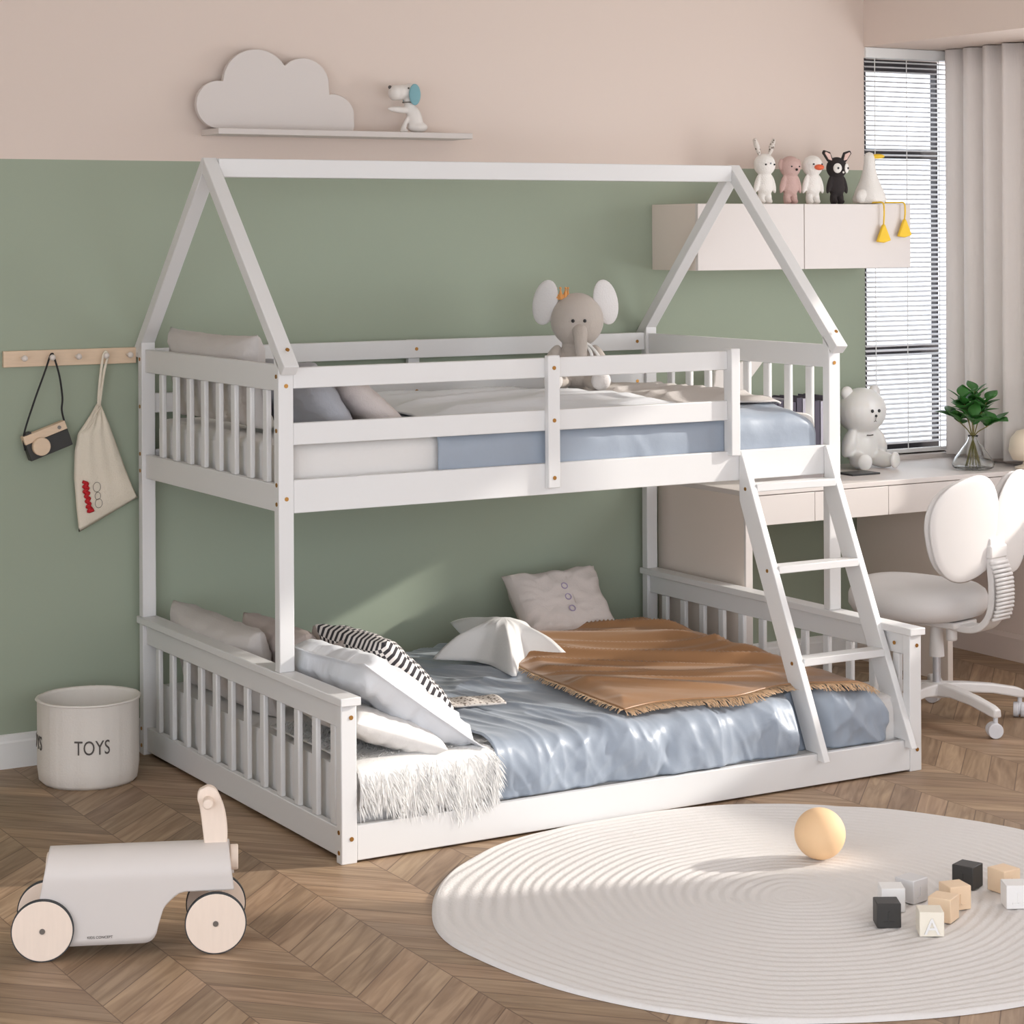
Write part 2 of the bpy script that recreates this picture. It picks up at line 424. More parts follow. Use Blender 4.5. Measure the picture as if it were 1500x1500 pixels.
# bolts
def bolt(p, d):
    bm = nb(); p = Vector(p); d = Vector(d)
    cyl(bm, p-d*.001, p+d*.0016, .0062, seg=14)
    part(bed, 'bolt', bm, GOLD, label='brass bolt')
FY = (0,-1,0); FX = (-1,0,0)
for z in (.067, .395): bolt((.030, 0, z), FY); bolt((L-.018, 0, z), FY)
for z in (.945, 1.268): bolt((.024, YU, z), FY)
bolt((L-.024, YU, 1.268), FY)
bolt((L-PX+.001, .075, .395), FX)
for z in (.03, .085): bolt((0, .016, z), FX); bolt((0, W-.016, z), FX)
for z in (.93, .985, 1.14, 1.295): bolt((0, YU+.015, z), FX); bolt((0, W-.016, z), FX)
for x in (.024, L-.024):
    bolt((x, .40-.014, 1.325+.040*sl+.006), (0, -sl/math.sqrt(1+sl*sl), 1/math.sqrt(1+sl*sl)))
for z in (.955, 1.13, 1.29): bolt((.907, YU-.022, z), FY)
for z in (1.15, 1.298): bolt((1.022, W-.023, z), FY); bolt((1.95, W-.023, z), FY)
# ladder
lad = thing('ladder', 'white wooden three-step ladder leaning on the right front of the bunk bed', 'ladder', (1.80, 0, .10))
def lad_y(z): return -.033+(z-.085)*(.385+.033)/(.994-.085)     # front edge
for xa in (1.615, 1.960):
    bm = nb(); dp = .082
    prism(bm, [(lad_y(.080), .080), (-.0005, .080), (-.0005, .1015), (lad_y(.1015)+dp, .1015), (.3965, .083+(.3965-dp+.033)*.909/.418), (.3965, .998), (lad_y(.998), .998)], xa, xa+.024, 'x')
    part(lad, 'ladder_rail', bm, WHITE, world=True, **BV)
for z in (.870, .622, .350):
    bm = nb(); y = lad_y(z)
    box(bm, 1.639, 1.960, y+.004, y+.062, z, z+.024); part(lad, 'step', bm, WHITE, world=True, **BV)
    bm = nb(); cyl(bm, (1.6155, y+.035, z+.008), (1.6135, y+.035, z+.008), .006, seg=14); part(lad, 'bolt', bm, GOLD, world=True, label='brass bolt')

# ------------------------------------------------------------------ bedding: lower bed
def rounded_box(bm, x0, x1, y0, y1, z0, z1, r):
    box(bm, x0, x1, y0, y1, z0, z1)
bm = nb()
prf = smooth_path([(0,.062,.047),(0,.052,.08),(0,.052,.18),(0,.066,.215),(0,.10,.234),(0,.40,.238),(0,1.0,.238),(0,1.40,.236),(0,1.452,.222),(0,1.475,.18),(0,1.475,.047)], 4)
def lad_clear(p, gap):
    k = max(0, 1-max(0, abs(p.x-1.627)-.022)/.06); k = k*k*(3-2*k); lim = lad_y(p.z)+.085+gap
    if p.y < lim and p.y < .3: p.y += (lim-p.y)*k
    return p
rg = []
for i in range(101):
    x = .05+1.925*i/100; rg.append([bm.verts.new(lad_clear(Vector((x, q.y, q.z)), .022)) for q in prf])
for i in range(100):
    for j in range(len(prf)-1): bm.faces.new((rg[i][j], rg[i+1][j], rg[i+1][j+1], rg[i][j+1]))
    bm.faces.new((rg[i][0], rg[i+1][0], rg[i+1][-1], rg[i][-1]))
bm.faces.new(rg[0]); bm.faces.new(rg[-1])
single('mattress', bm, SHEET, 'thick white mattress on the wide lower bunk', 'mattress', (1, .75, .047), smooth='auto')
bm = nb(); box(bm, .05, 1.975, YU+.045, W-.03, .94, 1.10)
single('mattress', bm, SHEET, 'white mattress on the upper bunk behind the guard rail', 'mattress', (1, .95, .94), bevel=.035, seg=5)

def cross(path, t):
    """point on an (y,z) polyline by arc length fraction"""
    return path(t)
def mkpath(pts):
    P = smooth_path([(0, a, b) for a, b in pts], 8)
    acc = [0]
    for i in range(1, len(P)): acc.append(acc[-1]+(P[i]-P[i-1]).length)
    T = acc[-1]
    def f(t):
        s = t*T
        for i in range(1, len(P)):
            if acc[i] >= s or i == len(P)-1:
                q = (s-acc[i-1])/max(1e-9, acc[i]-acc[i-1]); p = P[i-1].lerp(P[i], q); d = (P[i]-P[i-1]).normalized()
                return p.y, p.z, Vector((0, -d.z, d.y))
    return f, T
def fold(a, b, seed, fa=1., fb=1.):
    w = .25*noise.noise(Vector((a*1.3, b*1.3, seed+40)))
    n = noise.noise(Vector((a*fa+w, b*fb+w, seed)))
    return 1-abs(n)*2.2
lowp, LT = mkpath([(.036, .104), (.031, .15), (.031, .20), (.046, .238), (.080, .256), (.15, .262), (.4, .266), (.8, .266), (1.2, .262), (1.42, .252), (1.472, .235)])
def low_blanket(u, v):
    x = .485+u*(1.915-.485); y, z, n = lowp(v)
    front = max(0, 1-v/.16)
    x += .02*math.sin(y*7)*(1-u)*(1-front)
    d = 0
    # long folds running across the top
    al_ = -.30*x+.95*y; ac = .95*x+.30*y
    d += (.017*max(0, fold(al_, ac, 1.7, 1.5, 5.2))**2+.009*max(0, fold(al_, ac, 5.1, 2.4, 10))**2+.003*max(0, fold(al_, ac, 8.1, 4, 22)))*(1-.5*front)
    # hanging folds on the front
    d += (.026*max(0, fold(x+z*1.3, z, 9.3, 4.2, 1.8))**1.6+.011*max(0, fold(x-z*1.1, z, 3.3, 9, 4))**1.6+.005*max(0, fold(x+z*.5, z, 13.3, 22, 6))-.006)*front
    # seam pull near x=1.06
    d -= .018*math.exp(-((x-1.05-.35*(z-.1))/.03)**2)*front
    if x > 1.84:
        q = (x-1.84)/.075; z2 = z-.05*q*q*(1 if v > .12 else max(0, (z-.12)/.14)); y += .012*q*q*front
    else: z2 = z
    p = Vector((x, y, z2))+n*d
    if z2 < .30 and y < .3:
        p.y = max(p.y, .004 if p.z > .106 else .025)
        p = lad_clear(p, .008)
    return p
bm = nb(); grid(bm, 300, 230, low_blanket)
single('quilt', bm, BLUE, 'dusty blue satin quilt spread over the wide lower bunk', 'quilt', (1.2, .75, .26), smooth=True, solid=.008)
def low_top(x, y):
    return .278
# caramel throw
def throwpt(u, v, lift=0):
    A = Vector((.975, .10)); B = Vector((1.86, .045)); C = Vector((1.90, 1.40)); D = Vector((1.16, 1.44))
    M1 = Vector((.985, .66))
    left = (A*(1-v)**2+M1*2*v*(1-v)*1.0+D*v*v); right = B.lerp(C, v)
    p = left.lerp(right, u)
    wob = .045*math.sin(u*9+1)*math.sin(PI*u)*(1-v)**2 + .05*math.sin(PI*u)*(1-v)**3
    x, y = p.x, p.y+wob
    h = .294
    al_ = x*.80-y*.60; ac = x*.60+y*.80
    f1 = fold(al_, ac, 2.2, .75, 5.6); f2 = fold(al_, ac, 7.7, 1.1, 13); f3 = fold(al_, ac, 4.4, 1.5, 26)
    amp = .35+.65*min(1, max(0, (v-.05)*3))
    h += (.040*max(0, f1)**2.2+.016*max(0, f2)**1.8+.004*max(0, f3))*amp
    ed = min(1, min(v*10, u*12, (1-u)*6, (1-v)*6)); ed = ed*ed*(3-2*ed); h = .294+(h-.294)*(.12+.88*ed)
    if x > 1.80: h -= .045*((x-1.80)/.1)**2
    h -= .012*max(0, y-1.2)/.2
    return Vector((x, y, h+lift))
thr = thing('throw_blanket', 'crumpled caramel satin throw with a fringed edge on the blue quilt', 'throw', (1.45, .7, .28))
bm = nb(); grid(bm, 130, 150, lambda u, v: throwpt(u, v)); part(thr, 'cloth', bm, BROWN, world=True, smooth=True, solid=.005)
bm = nb()
for i in range(520):
    u = (i+.5)/520; a = throwpt(u, 0, -.003); L1 = rnd.uniform(.030, .050)
    d = Vector((rnd.uniform(-.4, .4), -1, 0)).normalized()
    p1 = a+d*L1*.5+Vector((0,0,-.004)); p2 = a+d*L1+Vector((rnd.uniform(-.006,.006), 0, -.010))
    if a.y < .10: p1.z = min(p1.z, a.z-.004); p2.z -= .008
    for q in range(1): tube(bm, [a, p1, p2], .0011, 4)
for i in range(160):
    v = (i+.5)/160*.75; a = throwpt(0, v, -.003); L1 = rnd.uniform(.015, .03)
    d = Vector((-1, rnd.uniform(-.5, .5), 0)).normalized()
    tube(bm, [a, a+d*L1*.5, a+d*L1+Vector((0,0,-.008))], .0011, 4)
fr = part(thr, 'fringe', bm, FRINGE, world=True, smooth=True); fr['kind'] = 'stuff'
# white fur throw at the front left
fur = thing('fur_throw', 'shaggy white fur throw hanging over the front of the lower mattress', 'throw', (.25, .2, .25))
fp, FT = mkpath([(.014, .120), (.006, .16), (.008, .21), (.03, .243), (.08, .254), (.3, .256), (.6, .254)])
def furpt(u, v):
    x = .058+u*(.372+.06*math.sin(v*5+1)); y, z, n = fp(v)
    if v < .2: x += 0; z += (.012*math.sin(u*14)+.02*math.sin(u*5+1))*(1-v/.2)+.0*u
    return Vector((x, y, z))+n*(.004+.006*noise.noise(Vector((x*8, y*8, z*8)))), n
bm = nb(); grid(bm, 50, 50, lambda u, v: furpt(u, v)[0]); part(fur, 'pelt', bm, FUR, world=True, smooth=True, solid=.004)
bm = nb()
for i in range(5200):
    u = rnd.random(); v = rnd.random()**1.3
    if rnd.random() < .18: u = .93+rnd.random()*.07
    a, n = furpt(u, v)
    g = Vector((0, -1, 0)) if v > .25 else Vector((0, 0, -1))
    d = (g*.8+n*.45+Vector((rnd.uniform(-.35,.45)+.5*(u > .9), rnd.uniform(-.2,.2), 0))).normalized()
    d += Vector((.35*math.sin(u*31+v*3), 0, 0))
    l = rnd.uniform(.02, .042); w = Vector((rnd.uniform(.5,1), rnd.uniform(-.4,.4), .2)).normalized()*.0016
    m1 = a+d*l*.55; e = a+d*l+g*.008
    v0 = [bm.verts.new(a-w), bm.verts.new(a+w), bm.verts.new(m1+w*.8), bm.verts.new(m1-w*.8), bm.verts.new(e)]
    bm.faces.new((v0[0], v0[1], v0[2], v0[3])); bm.faces.new((v0[3], v0[2], v0[4]))
fh = part(fur, 'hair', bm, FUR, world=True); fh['kind'] = 'stuff'

def pillow_bm(Wd, Hd, T, C, U, V, seed=0, wr=.006, pinch=.07, n=40, sag=0, flange=0, bend=0):
    U = Vector(U).normalized(); V = Vector(V); V = (V-U*V.dot(U)).normalized(); N = U.cross(V); C = Vector(C)
    bm = nb(); uv = bm.loops.layers.uv.new('UVMap')
    def f(side):
        def g(a, b):
            u = a*2-1; v = b*2-1
            x = u*Wd/2*(1-pinch*(1-v*v)*abs(u)**3) ; y = v*Hd/2*(1-pinch*(1-u*u)*abs(v)**3)
            k = max(0, (1-u**4))**.55*max(0, (1-v**4))**.55
            if flange:
                uu = min(1, abs(u)/(1-flange)); vv = min(1, abs(v)/(1-flange)); k = max(0, 1-uu**3.5)**.6*max(0, 1-vv**3.5)**.6
            h = T/2*k+.0015
            r = math.hypot(u, v)
            wn = fold(u*1.2+.4*v, v*1.2, seed+side*3, 2.2, 2.2)*.6+fold(math.atan2(v, u)*1.6, r*1.2, seed+side*7+1, 2.4, 1.2)*(r**1.5)
            h += wr*wn*min(1, k*3)
            y2 = y
            off = bend*(1-u*u)
            return C+U*(x+wr*.6*noise.noise(Vector((y*9, seed, 0))))+V*(y2+wr*.8*noise.noise(Vector((x*9, seed, 4))))+N*(h*side+sag*(v*v-.4)+off)
        return g
    grid(bm, n, n, f(1), uv); grid(bm, n, n, f(-1), uv)
    bmesh.ops.remove_doubles(bm, verts=bm.verts, dist=.0008)
    # close the rim
    es = [e for e in bm.edges if e.is_boundary]
    if es:
        try: bmesh.ops.bridge_loops(bm, edges=es)
        except Exception: pass
    return bm
def pillow(name, m, label, *a, cat='pillow', group=None, **k):
    bm = pillow_bm(*a, **k); zmin = min(v.co.z for v in bm.verts); c = a[3]
    return single(name, bm, m, label, cat, (c[0], c[1], zmin), group, smooth=True)
pillow('pillow', GREYP, 'warm grey pillow leaning on the lower left headboard in the back corner', .70, .27, .12, (.125, 1.10, .372), (0,1,0), (-.22,0,.97), seed=1)
pillow('pillow', TAUPE, 'taupe pillow standing in front of the grey corner pillow on the lower bunk', .46, .26, .11, (.235, .86, .385), (0,1,0), (-.35,0,.94), seed=2)
pillow('pillow', TAUPE, 'small taupe pillow peeking out behind the checked cushion', .28, .26, .08, (.345, .66, .385), (.12,1,0), (-.5,0,.87), seed=3)
pillow('cushion', CHECK, 'black and white checked cushion leaning behind the big white pillow', .38, .36, .10, (.40, .52, .395), (-.1,1,0), (-.72,0,.70), seed=4, wr=.004, cat='cushion')
pillow('pillow', SHEET, 'pale grey-white pillow lying under the big white satin pillow', .44, .30, .085, (.20, .245, .318), (0,1,0), (-.80,0,.30), seed=5)
pillow('pillow', SATINW, 'large rumpled white satin pillow at the front left of the lower bunk', .53, .47, .105, (.262, .285, .382), (-.05,1,-.03), (-.80,0,.58), seed=6, wr=.019, flange=.1)
pb = pillow('cushion', BUTT, 'beige cushion with three lilac-ringed buttons leaning on the green wall', .375, .275, .10, (1.515, 1.34, .378), (.985,-.06,.03), (.24,.60,.80), seed=8, wr=.008, cat='cushion')
Up = Vector((.985,-.06,.03)).normalized(); Vp = Vector((.24,.60,.80)); Vp = (Vp-Up*Vp.dot(Up)).normalized(); Np = Up.cross(Vp)
for i, v in enumerate((.40, 0, -.42)):
    c = Vector((1.515,1.34,.378))+Up*(.012)+Vp*(v*.11)-Np*0
    sd = Np if Np.y < 0 else -Np
    th = .05*((1-(v*.8)**4)**.55)
    bm = nb(); pc = c+sd*(th+.006)
    for a in range(20):
        pass
    tube(bm, [pc+(Up*math.cos(2*PI*a/20)+Vp*math.sin(2*PI*a/20))*.011 for a in range(21)], .0018, 6)
    part(pb, 'button_ring', bm, LILAC, world=True, smooth=True, label='lilac button ring')
bm = nb(); sd = Np if Np.y < 0 else -Np
pts = []
for a in range(15):
    v = -.8+1.6*a/14; th = .05*((1-abs(v)**4)**.55)+.004; pts.append(Vector((1.515,1.34,.378))+Up*.034+Vp*(v*.1375)+sd*th)
tube(bm, pts, .0012, 5); part(pb, 'placket_seam', bm, BUTT, world=True, smooth=True)
# star cushion
bm = nb(); C = Vector((1.085, 1.00, .290)); tips = [(-.24,.07,.005), (-.04,.30,.075), (.25,.20,.02), (.15,-.21,.0), (-.13,-.30,-.004)]
ta = sorted([(math.atan2(t[1], t[0]), math.hypot(t[0], t[1]), t[2]) for t in tips])
def starr(th):
    for i in range(5):
        a0, r0, z0 = ta[i]; a1, r1, z1 = ta[(i+1) % 5]
        if i == 4: a1 += 2*PI
        t = th if th >= ta[0][0] else th+2*PI
        if a0 <= t <= a1+1e-6:
            q = (t-a0)/(a1-a0); s = abs(2*q-1); ru = r0*(1-q)+r1*q; z = z0*max(0, 1-q*2.2)**1.5+z1*max(0, q*2.2-1.2)**1.5
            return ru*(.44+.56*s**3.4), z
    return .2, 0
n1, n2 = 150, 22
def starf(side):
    def g(a, b):
        th = -PI+2*PI*a; r, z = starr(th); rho = b; wq_ = min(1, max(0, (rho-.12)/.6)); wq_ = wq_*wq_*(3-2*wq_); r = .185*(1-wq_)+r*wq_
        h = (1-rho**1.9)**.95
        wr = .004*fold(th*2, rho*2, 3.1)*rho*(1-rho)*3
        if side > 0: zz = .130*h + wr
        else: zz = -.012*h
        return C+Vector((math.cos(th)*r*rho, math.sin(th)*r*rho, zz+z*rho**2))
    return g
grid(bm, n1, n2, starf(1)); grid(bm, n1, n2, starf(-1)); bmesh.ops.remove_doubles(bm, verts=bm.verts, dist=.0006)
single('star_cushion', bm, STAR, 'plump white star-shaped cushion on the lower bunk', 'cushion', (1.085, 1.0, .275), smooth=True)
# speckled knitted edge by the cushions
bm = nb()
grid(bm, 30, 14, lambda u, v: Vector((.53+u*.20, .42+v*.12-.05*u, .292+.006*math.sin(u*14)*math.sin(PI*v)+.006*math.sin(PI*v))))
single('knitted_scarf', bm, SPECK, 'small speckled wool scarf beside the checked cushion', 'scarf', (.62, .46, .288), smooth=True, solid=.006)

# ------------------------------------------------------------------ bedding: upper bed
upp, UT = mkpath([(YU+.025, .945), (YU+.024, 1.0), (YU+.026, 1.06), (YU+.042, 1.098), (YU+.09, 1.118), (YU+.2, 1.126), (.85, 1.128), (1.2, 1.124), (1.46, 1.112)])
def up_quilt(u, v):
    x = .53+u*(1.945-.53); y, z, n = upp(v); front = max(0, 1-v/.2)
    d = .010*fold(x+.5*y, y-.4*x, 11.7, 1.8, 6)**2*(1-.7*front)+.004*fold(x, y, 15, 6, 9)
    d += (.008*fold(x+z*.7, z, 19.3, 5, 2)**2-.003)*front
    if x > 1.84:
        q = (x-1.84)/.105; z2 = z-.045*q*q*(1 if v > .15 else max(0, (z-.95)/.17)); y += .008*q*q*front
    else: z2 = z
    p = Vector((x, y, z2))+n*d
    if front > 0: p.y = max(p.y, YU+.0225)
    return p
bm = nb(); grid(bm, 150, 110, up_quilt)
single('quilt', bm, BLUE, 'dusty blue quilt covering the mattress of the upper bunk', 'quilt', (1.2, .95, 1.12), smooth=True, solid=.006)
bm = nb()
def wq(u, v):
    x = .50+u*.98+.10*math.sin(v*4); y = .49+v*.86
    e = min(1, min(u, 1-u, v, 1-v)*7)
    h = 1.142+e*(.006+.022*max(0, fold(x*.8+y*.3, y-.3*x, 21, 1.6, 6))**1.5+.012*math.sin(PI*u)**2)
    return Vector((x, y, h))
grid(bm, 110, 90, wq)
single('duvet', bm, SATINW, 'rumpled white duvet folded back over the upper bunk', 'duvet', (1.0, .9, 1.14), smooth=True, solid=.006)
bm = nb()
def gt(u, v):
    x = 1.50+u*.40; y = .56+v*.84+.05*math.sin(u*6)
    e = min(1, min(u, 1-u, v, 1-v)*7)
    h = 1.144+e*(.012+.015*max(0, fold(x+y*.3, y-.3*x, 31, 2, 9))**1.3)
    if x > 1.84: h -= .035*((x-1.84)/.1)**2
    return Vector((x, y, h))
grid(bm, 50, 90, gt)
single('throw_blanket', bm, GREYP, 'grey throw laid across the right end of the upper bunk', 'throw', (1.70, .95, 1.14), smooth=True, solid=.006)
pillow('pillow', GREYP, 'warm grey pillow showing above the upper left headboard', .70, .29, .11, (.105, 1.09, 1.255), (0,1,0), (-.12,0,.99), seed=11, group=None)
pillow('pillow', SLATE, 'slate grey pillow behind the knitted cushion on the upper bunk', .50, .27, .10, (.215, .72, 1.205), (0,1,0), (-.55,0,.83), seed=12)
pillow('cushion', KNIT, 'beige knitted cushion on the upper bunk behind the guard rail', .46, .25, .09, (.360, .70, 1.192), (0,1,0), (-.76,0,.65), seed=13, wr=.003, cat='cushion')

# ------------------------------------------------------------------ soft toys
def blob(parent, name, ells, m, rem=.004, **k):
    bm = nb()
    for e in ells:
        ell(bm, e[0], e[1], rot=(Euler(e[2]) if len(e) > 2 else None))
    return part(parent, name, bm, m, remesh=rem, **k)
def dot(parent, name, c, r, m, flat=None, label=None):
    bm = nb(); ell(bm, c, (r, flat or r, r), seg=14, rings=8); return part(parent, name, bm, m, smooth=True, label=label)
# elephant
e = thing('plush_elephant', 'grey plush elephant wearing a small golden crown, sitting on the upper bunk', 'plush toy', (1.50, 1.20, 1.157), R(-30))
blob(e, 'body', [((0,0,.075),(.070,.060,.080)), ((.005,-.005,.24),(.094,.085,.096)), ((0,0,.14),(.05,.045,.05)),
                 ((-.055,-.055,.028),(.032,.06,.028),(0,0,R(-25))), ((.06,-.055,.028),(.032,.06,.028),(0,0,R(25))),
                 ((-.085,-.02,.10),(.024,.026,.06),(0,R(25),0)), ((.085,-.02,.10),(.024,.026,.06),(0,R(-25),0))], EGREY)
bm = nb(); tube(bm, smooth_path([(.010,-.062,.212),(.012,-.088,.196),(.014,-.098,.17),(.016,-.094,.13),(.018,-.090,.09)], 5), lambda t: .029-.012*t, 14)
part(e, 'trunk', bm, EGREY, smooth=True)
for s in (-1, 1):
    bm = nb(); ell(bm, (s*.106, .0, .302), (.047, .014, .082), rot=Euler((R(6), R(-s*16), R(s*22))))
    part(e, 'ear', bm, EWHITE, smooth=True, label='pale grey ear')
    bm = nb(); ell(bm, (s*.083-.004*0, -.108, .034), (.034, .026, .034)); part(e, 'foot', bm, EWHITE, smooth=True, label='white foot')
dot(e, 'eye', (-.012,-.088,.240), .0062, DARK, label='black eye'); dot(e, 'eye', (.029,-.087,.240), .0062, DARK, label='black eye')
bm = nb()
for k in range(7):
    a = 2*PI*k/7; cx, cy = -.048+.018*math.cos(a), -.01+.018*math.sin(a)
    cyl(bm, (cx, cy, .318), (cx*1.0+.004*math.cos(a), cy+.004*math.sin(a), .350), .009, .001, 8)
    ell(bm, (cx+.004*math.cos(a), cy+.004*math.sin(a), .352), (.004,.004,.004), 8, 6)
cyl(bm, (-.048,-.01,.312), (-.048,-.01,.330), .021, .022, 16)
part(e, 'crown', bm, ORANGE, smooth='auto', label='golden crown')
bm = nb()
tube(bm, smooth_path([(.028,-.07,.165),(.05,-.06,.15),(.075,-.06,.12),(.085,-.06,.09)], 5), .006, 8)
tube(bm, smooth_path([(.02,-.072,.165),(.05,-.085,.13),(.052,-.085,.09)], 5), .006, 8)
part(e, 'ribbon', bm, STAR, smooth=True, label='white ribbon')

CT = 1.808
def doll(name, label, x, m, y=1.335, s=1.0, head=(0,0,.148), hr=.043):
    t = thing(name, label, 'crochet doll', (x, y, CT), 0, 'crochet dolls on the wall cabinet')
    blob(t, 'body', [((0,0,.082),(.031,.024,.044)), ((0,0,.060),(.034,.026,.030)), (head,(hr,hr*.9,hr)), ((0,0,.118),(.018,.016,.02)),
                     ((-.016,0,.022),(.014,.015,.030)), ((.016,0,.022),(.014,.015,.030)), ((-.016,-.004,.010),(.014,.018,.010)), ((.016,-.004,.010),(.014,.018,.010)),
                     ((-.037,-.002,.076),(.010,.011,.038),(0,R(16),0)), ((.037,-.002,.076),(.010,.011,.038),(0,R(-16),0))], m, rem=.003)
    return t
d = doll('bunny_doll', 'white crochet bunny with thin speckled ears, leftmost on the cabinet', 2.427, DW)
for s in (-1, 1): dot(d, 'eye', (s*.020,-.036,.148), .0036, DARK, label='black eye')
dot(d, 'nose', (0,-.040,.152), .0035, SLATE, label='grey nose')
for s in (-1, 1):
    bm = nb(); tube(bm, smooth_path([(s*.022,0,.183),(s*.034,0,.215),(s*.046,0,.245)], 5), lambda t: .0045+.006*math.sin(PI*t*.9), 10); part(d, 'ear', bm, SPECK, smooth=True, label='speckled ear')
d = doll('monkey_doll', 'dusty pink crochet doll with round side ears, second from left on the cabinet', 2.548, DP, head=(0,0,.141), hr=.042)
for s in (-1, 1): dot(d, 'eye', (s*.018,-.034,.142), .0034, DARK, label='black eye')
dot(d, 'nose', (0,-.041,.130), .005, DB, label='dark nose')
for s in (-1, 1):
    bm = nb(); ell(bm, (s*.040, .002, .150), (.013,.008,.022)); part(d, 'ear', bm, DP, smooth=True)
d = doll('duck_doll', 'white crochet duck doll with an orange beak on the cabinet', 2.655, DW, head=(0,0,.146), hr=.041)
for s in (-1, 1): dot(d, 'eye', (s*.020,-.034,.152), .0034, DARK, label='black eye')
bm = nb(); ell(bm, (0,-.042,.140), (.020,.016,.011)); part(d, 'beak', bm, BEAK, smooth=True, label='orange beak')
d = doll('fox_doll', 'black crochet doll with pointed ears and big white eye rings on the cabinet', 2.772, DB, head=(0,0,.140), hr=.042)
for s in (-1, 1):
    bm = nb(); ell(bm, (s*.022,-.0335,.138), (.0165,.006,.019), rot=Euler((0,0,R(s*30)))); w = part(d, 'eye_ring', bm, DW, smooth=True, label='white eye ring')
    bm = nb(); ell(bm, (s*.0235,-.040,.138), (.0045,.003,.0045)); part(w, 'eye', bm, DARK, smooth=True)
    bm = nb(); prism(bm, [(s*.014,.158),(s*.044,.164),(s*.070,.196),(s*.064,.208),(s*.034,.200)], -.006, .004, 'y'); ea = part(d, 'ear', bm, DB, bevel=.003)
    bm = nb(); prism(bm, [(s*.028,.168),(s*.044,.172),(s*.062,.196),(s*.058,.201),(s*.037,.193)], -.0085, -.006, 'y'); part(ea, 'inner_ear', bm, PINK, label='pink inner ear')
dot(d, 'nose', (0,-.041,.122), .0045, DW, flat=.003, label='white muzzle')
# goose with dangling legs
g = thing('goose_doll', 'white cone-bodied goose doll with dangling yellow tassel feet at the cabinet end', 'soft toy', (2.925, 1.325, CT), 0)
bm = nb(); rings = lathe(bm, [(.001,0),(.062,.004),(.066,.02),(.054,.055),(.036,.095),(.025,.135),(.021,.165),(.020,.185),(.013,.199),(.001,.203)], (0,0,0), 28)
part(g, 'body', bm, DW, smooth=True)
bm = nb(); ell(bm, (.030,-.014,.186), (.028,.012,.0095), rot=Euler((0,0,R(-25)))); part(g, 'beak', bm, YEL, smooth=True, label='yellow beak')
bm = nb(); ell(bm, (-.052,-.02,.03), (.03,.02,.028), rot=Euler((0,R(-30),0))); part(g, 'wing', bm, DW, smooth=True)
for (xx, zt, x0) in ((-.012, -.125, -.03), (.092, -.105, .03)):
    bm = nb(); tube(bm, smooth_path([(x0,-.05,.006),(xx-.01,-.072,.006),(xx,-.0955,.003),(xx+.003,-.098,-.03),(xx,-.098,zt+.045)], 6), .0032, 8); lg = part(g, 'leg', bm, YEL, smooth=True, label='yellow cord leg')
    bm = nb(); prism(bm, [(xx-.033,zt-.020),(xx,zt-.024),(xx+.033,zt-.015),(xx+.004,zt+.046),(xx-.004,zt+.046)], -.104, -.090, 'y'); part(lg, 'foot', bm, YEL, bevel=.003, label='yellow triangular foot')
# bear
b = thing('bear_lamp', 'frosted white sitting teddy bear figure on the desk by the window', 'bear figure', (2.925, 1.385, .782), 0)
blob(b, 'body', [((0,0,.085),(.068,.055,.080)), ((0,-.005,.222),(.104,.088,.090)), ((-.075,-.02,.10),(.026,.03,.060),(0,R(22),0)), ((.075,-.02,.10),(.026,.03,.060),(0,R(-22),0)),
                 ((-.055,-.055,.032),(.032,.065,.032),(0,0,R(-18))), ((.060,-.055,.032),(.032,.065,.032),(0,0,R(18)))], FROST, rem=.005)
for s in (-1, 1):
    bm = nb(); ell(bm, (s*.068, .0, .292), (.027,.018,.027)); part(b, 'ear', bm, FROST, smooth=True)
    bm = nb(); ell(bm, (s*.075, -.115, .034), (.030,.013,.032), rot=Euler((0,0,R(s*18)))); part(b, 'foot', bm, FROST, smooth=True)
    dot(b, 'eye', (s*.0165,-.092,.226), .0068, DARK, flat=.004, label='black eye')
dot(b, 'nose', (0,-.094,.207), .0055, DARK, flat=.004, label='black nose')
bm = nb(); tube(bm, [(0,-.093,.202),(0,-.090,.188)], .001, 6); tube(bm, [(-.006,-.0885,.184),(0,-.090,.188),(.006,-.0885,.184)], .001, 6); part(b, 'mouth', bm, INK, label='grey mouth line')
bm = nb(); tube(bm, [(-.015,-.056,.130),(.0,-.058,.129),(.015,-.056,.130)], .0025, 6); part(b, 'neck_tag', bm, INK, label='grey strip')

# ------------------------------------------------------------------ wall shelf, cloud, dog figure
bm = nb(); box(bm, .240, 1.200, 1.395, YW-.001, 2.034, 2.054)
single('wall_shelf', bm, CREAM, 'thin white wall shelf carrying the cloud and the dog figure', 'shelf', (.72, 1.47, 2.034), bevel=.002)
circ = [(.284,2.137,.082,.080), (.421,2.213,.122,.114), (.594,2.213,.096,.090), (.705,2.105,.082,.078)]
def cloud_pts():
    pts = []
    zb = 2.0545
    def z_at(x):
        z = None
        for cx, cz, rx, rz in circ:
            if abs(x-cx) < rx:
                q = cz+rz*math.sqrt(1-((x-cx)/rx)**2); z = q if z is None else max(z, q)
        return z
    # left lobe lower part
    cx, cz, rx, rz = circ[0]
    a = PI+math.asin((cz-zb)/rz) if False else None
    for k in range(12):
        th = R(262)-k*R(262-180)/11; z = cz+rz*math.sin(th)
        pts.append((cx+rx*math.cos(th), max(zb, z)))
    x = cx-rx; n = 170
    for k in range(1, n):
        xx = (cx-rx)+(.787-(cx-rx))*(k/n); z = z_at(xx)
        if z: pts.append((xx, z))
    pts.append((.786, zb+.02)); pts.append((.78, zb))
    return pts
bm = nb(); prism(bm, cloud_pts(), 1.492, 1.512, 'y')
single('cloud_ornament', bm, CREAM, 'flat white cloud cut-out standing on the wall shelf', 'ornament', (.50, 1.50, 2.0545), bevel=.0015, sharp=30)
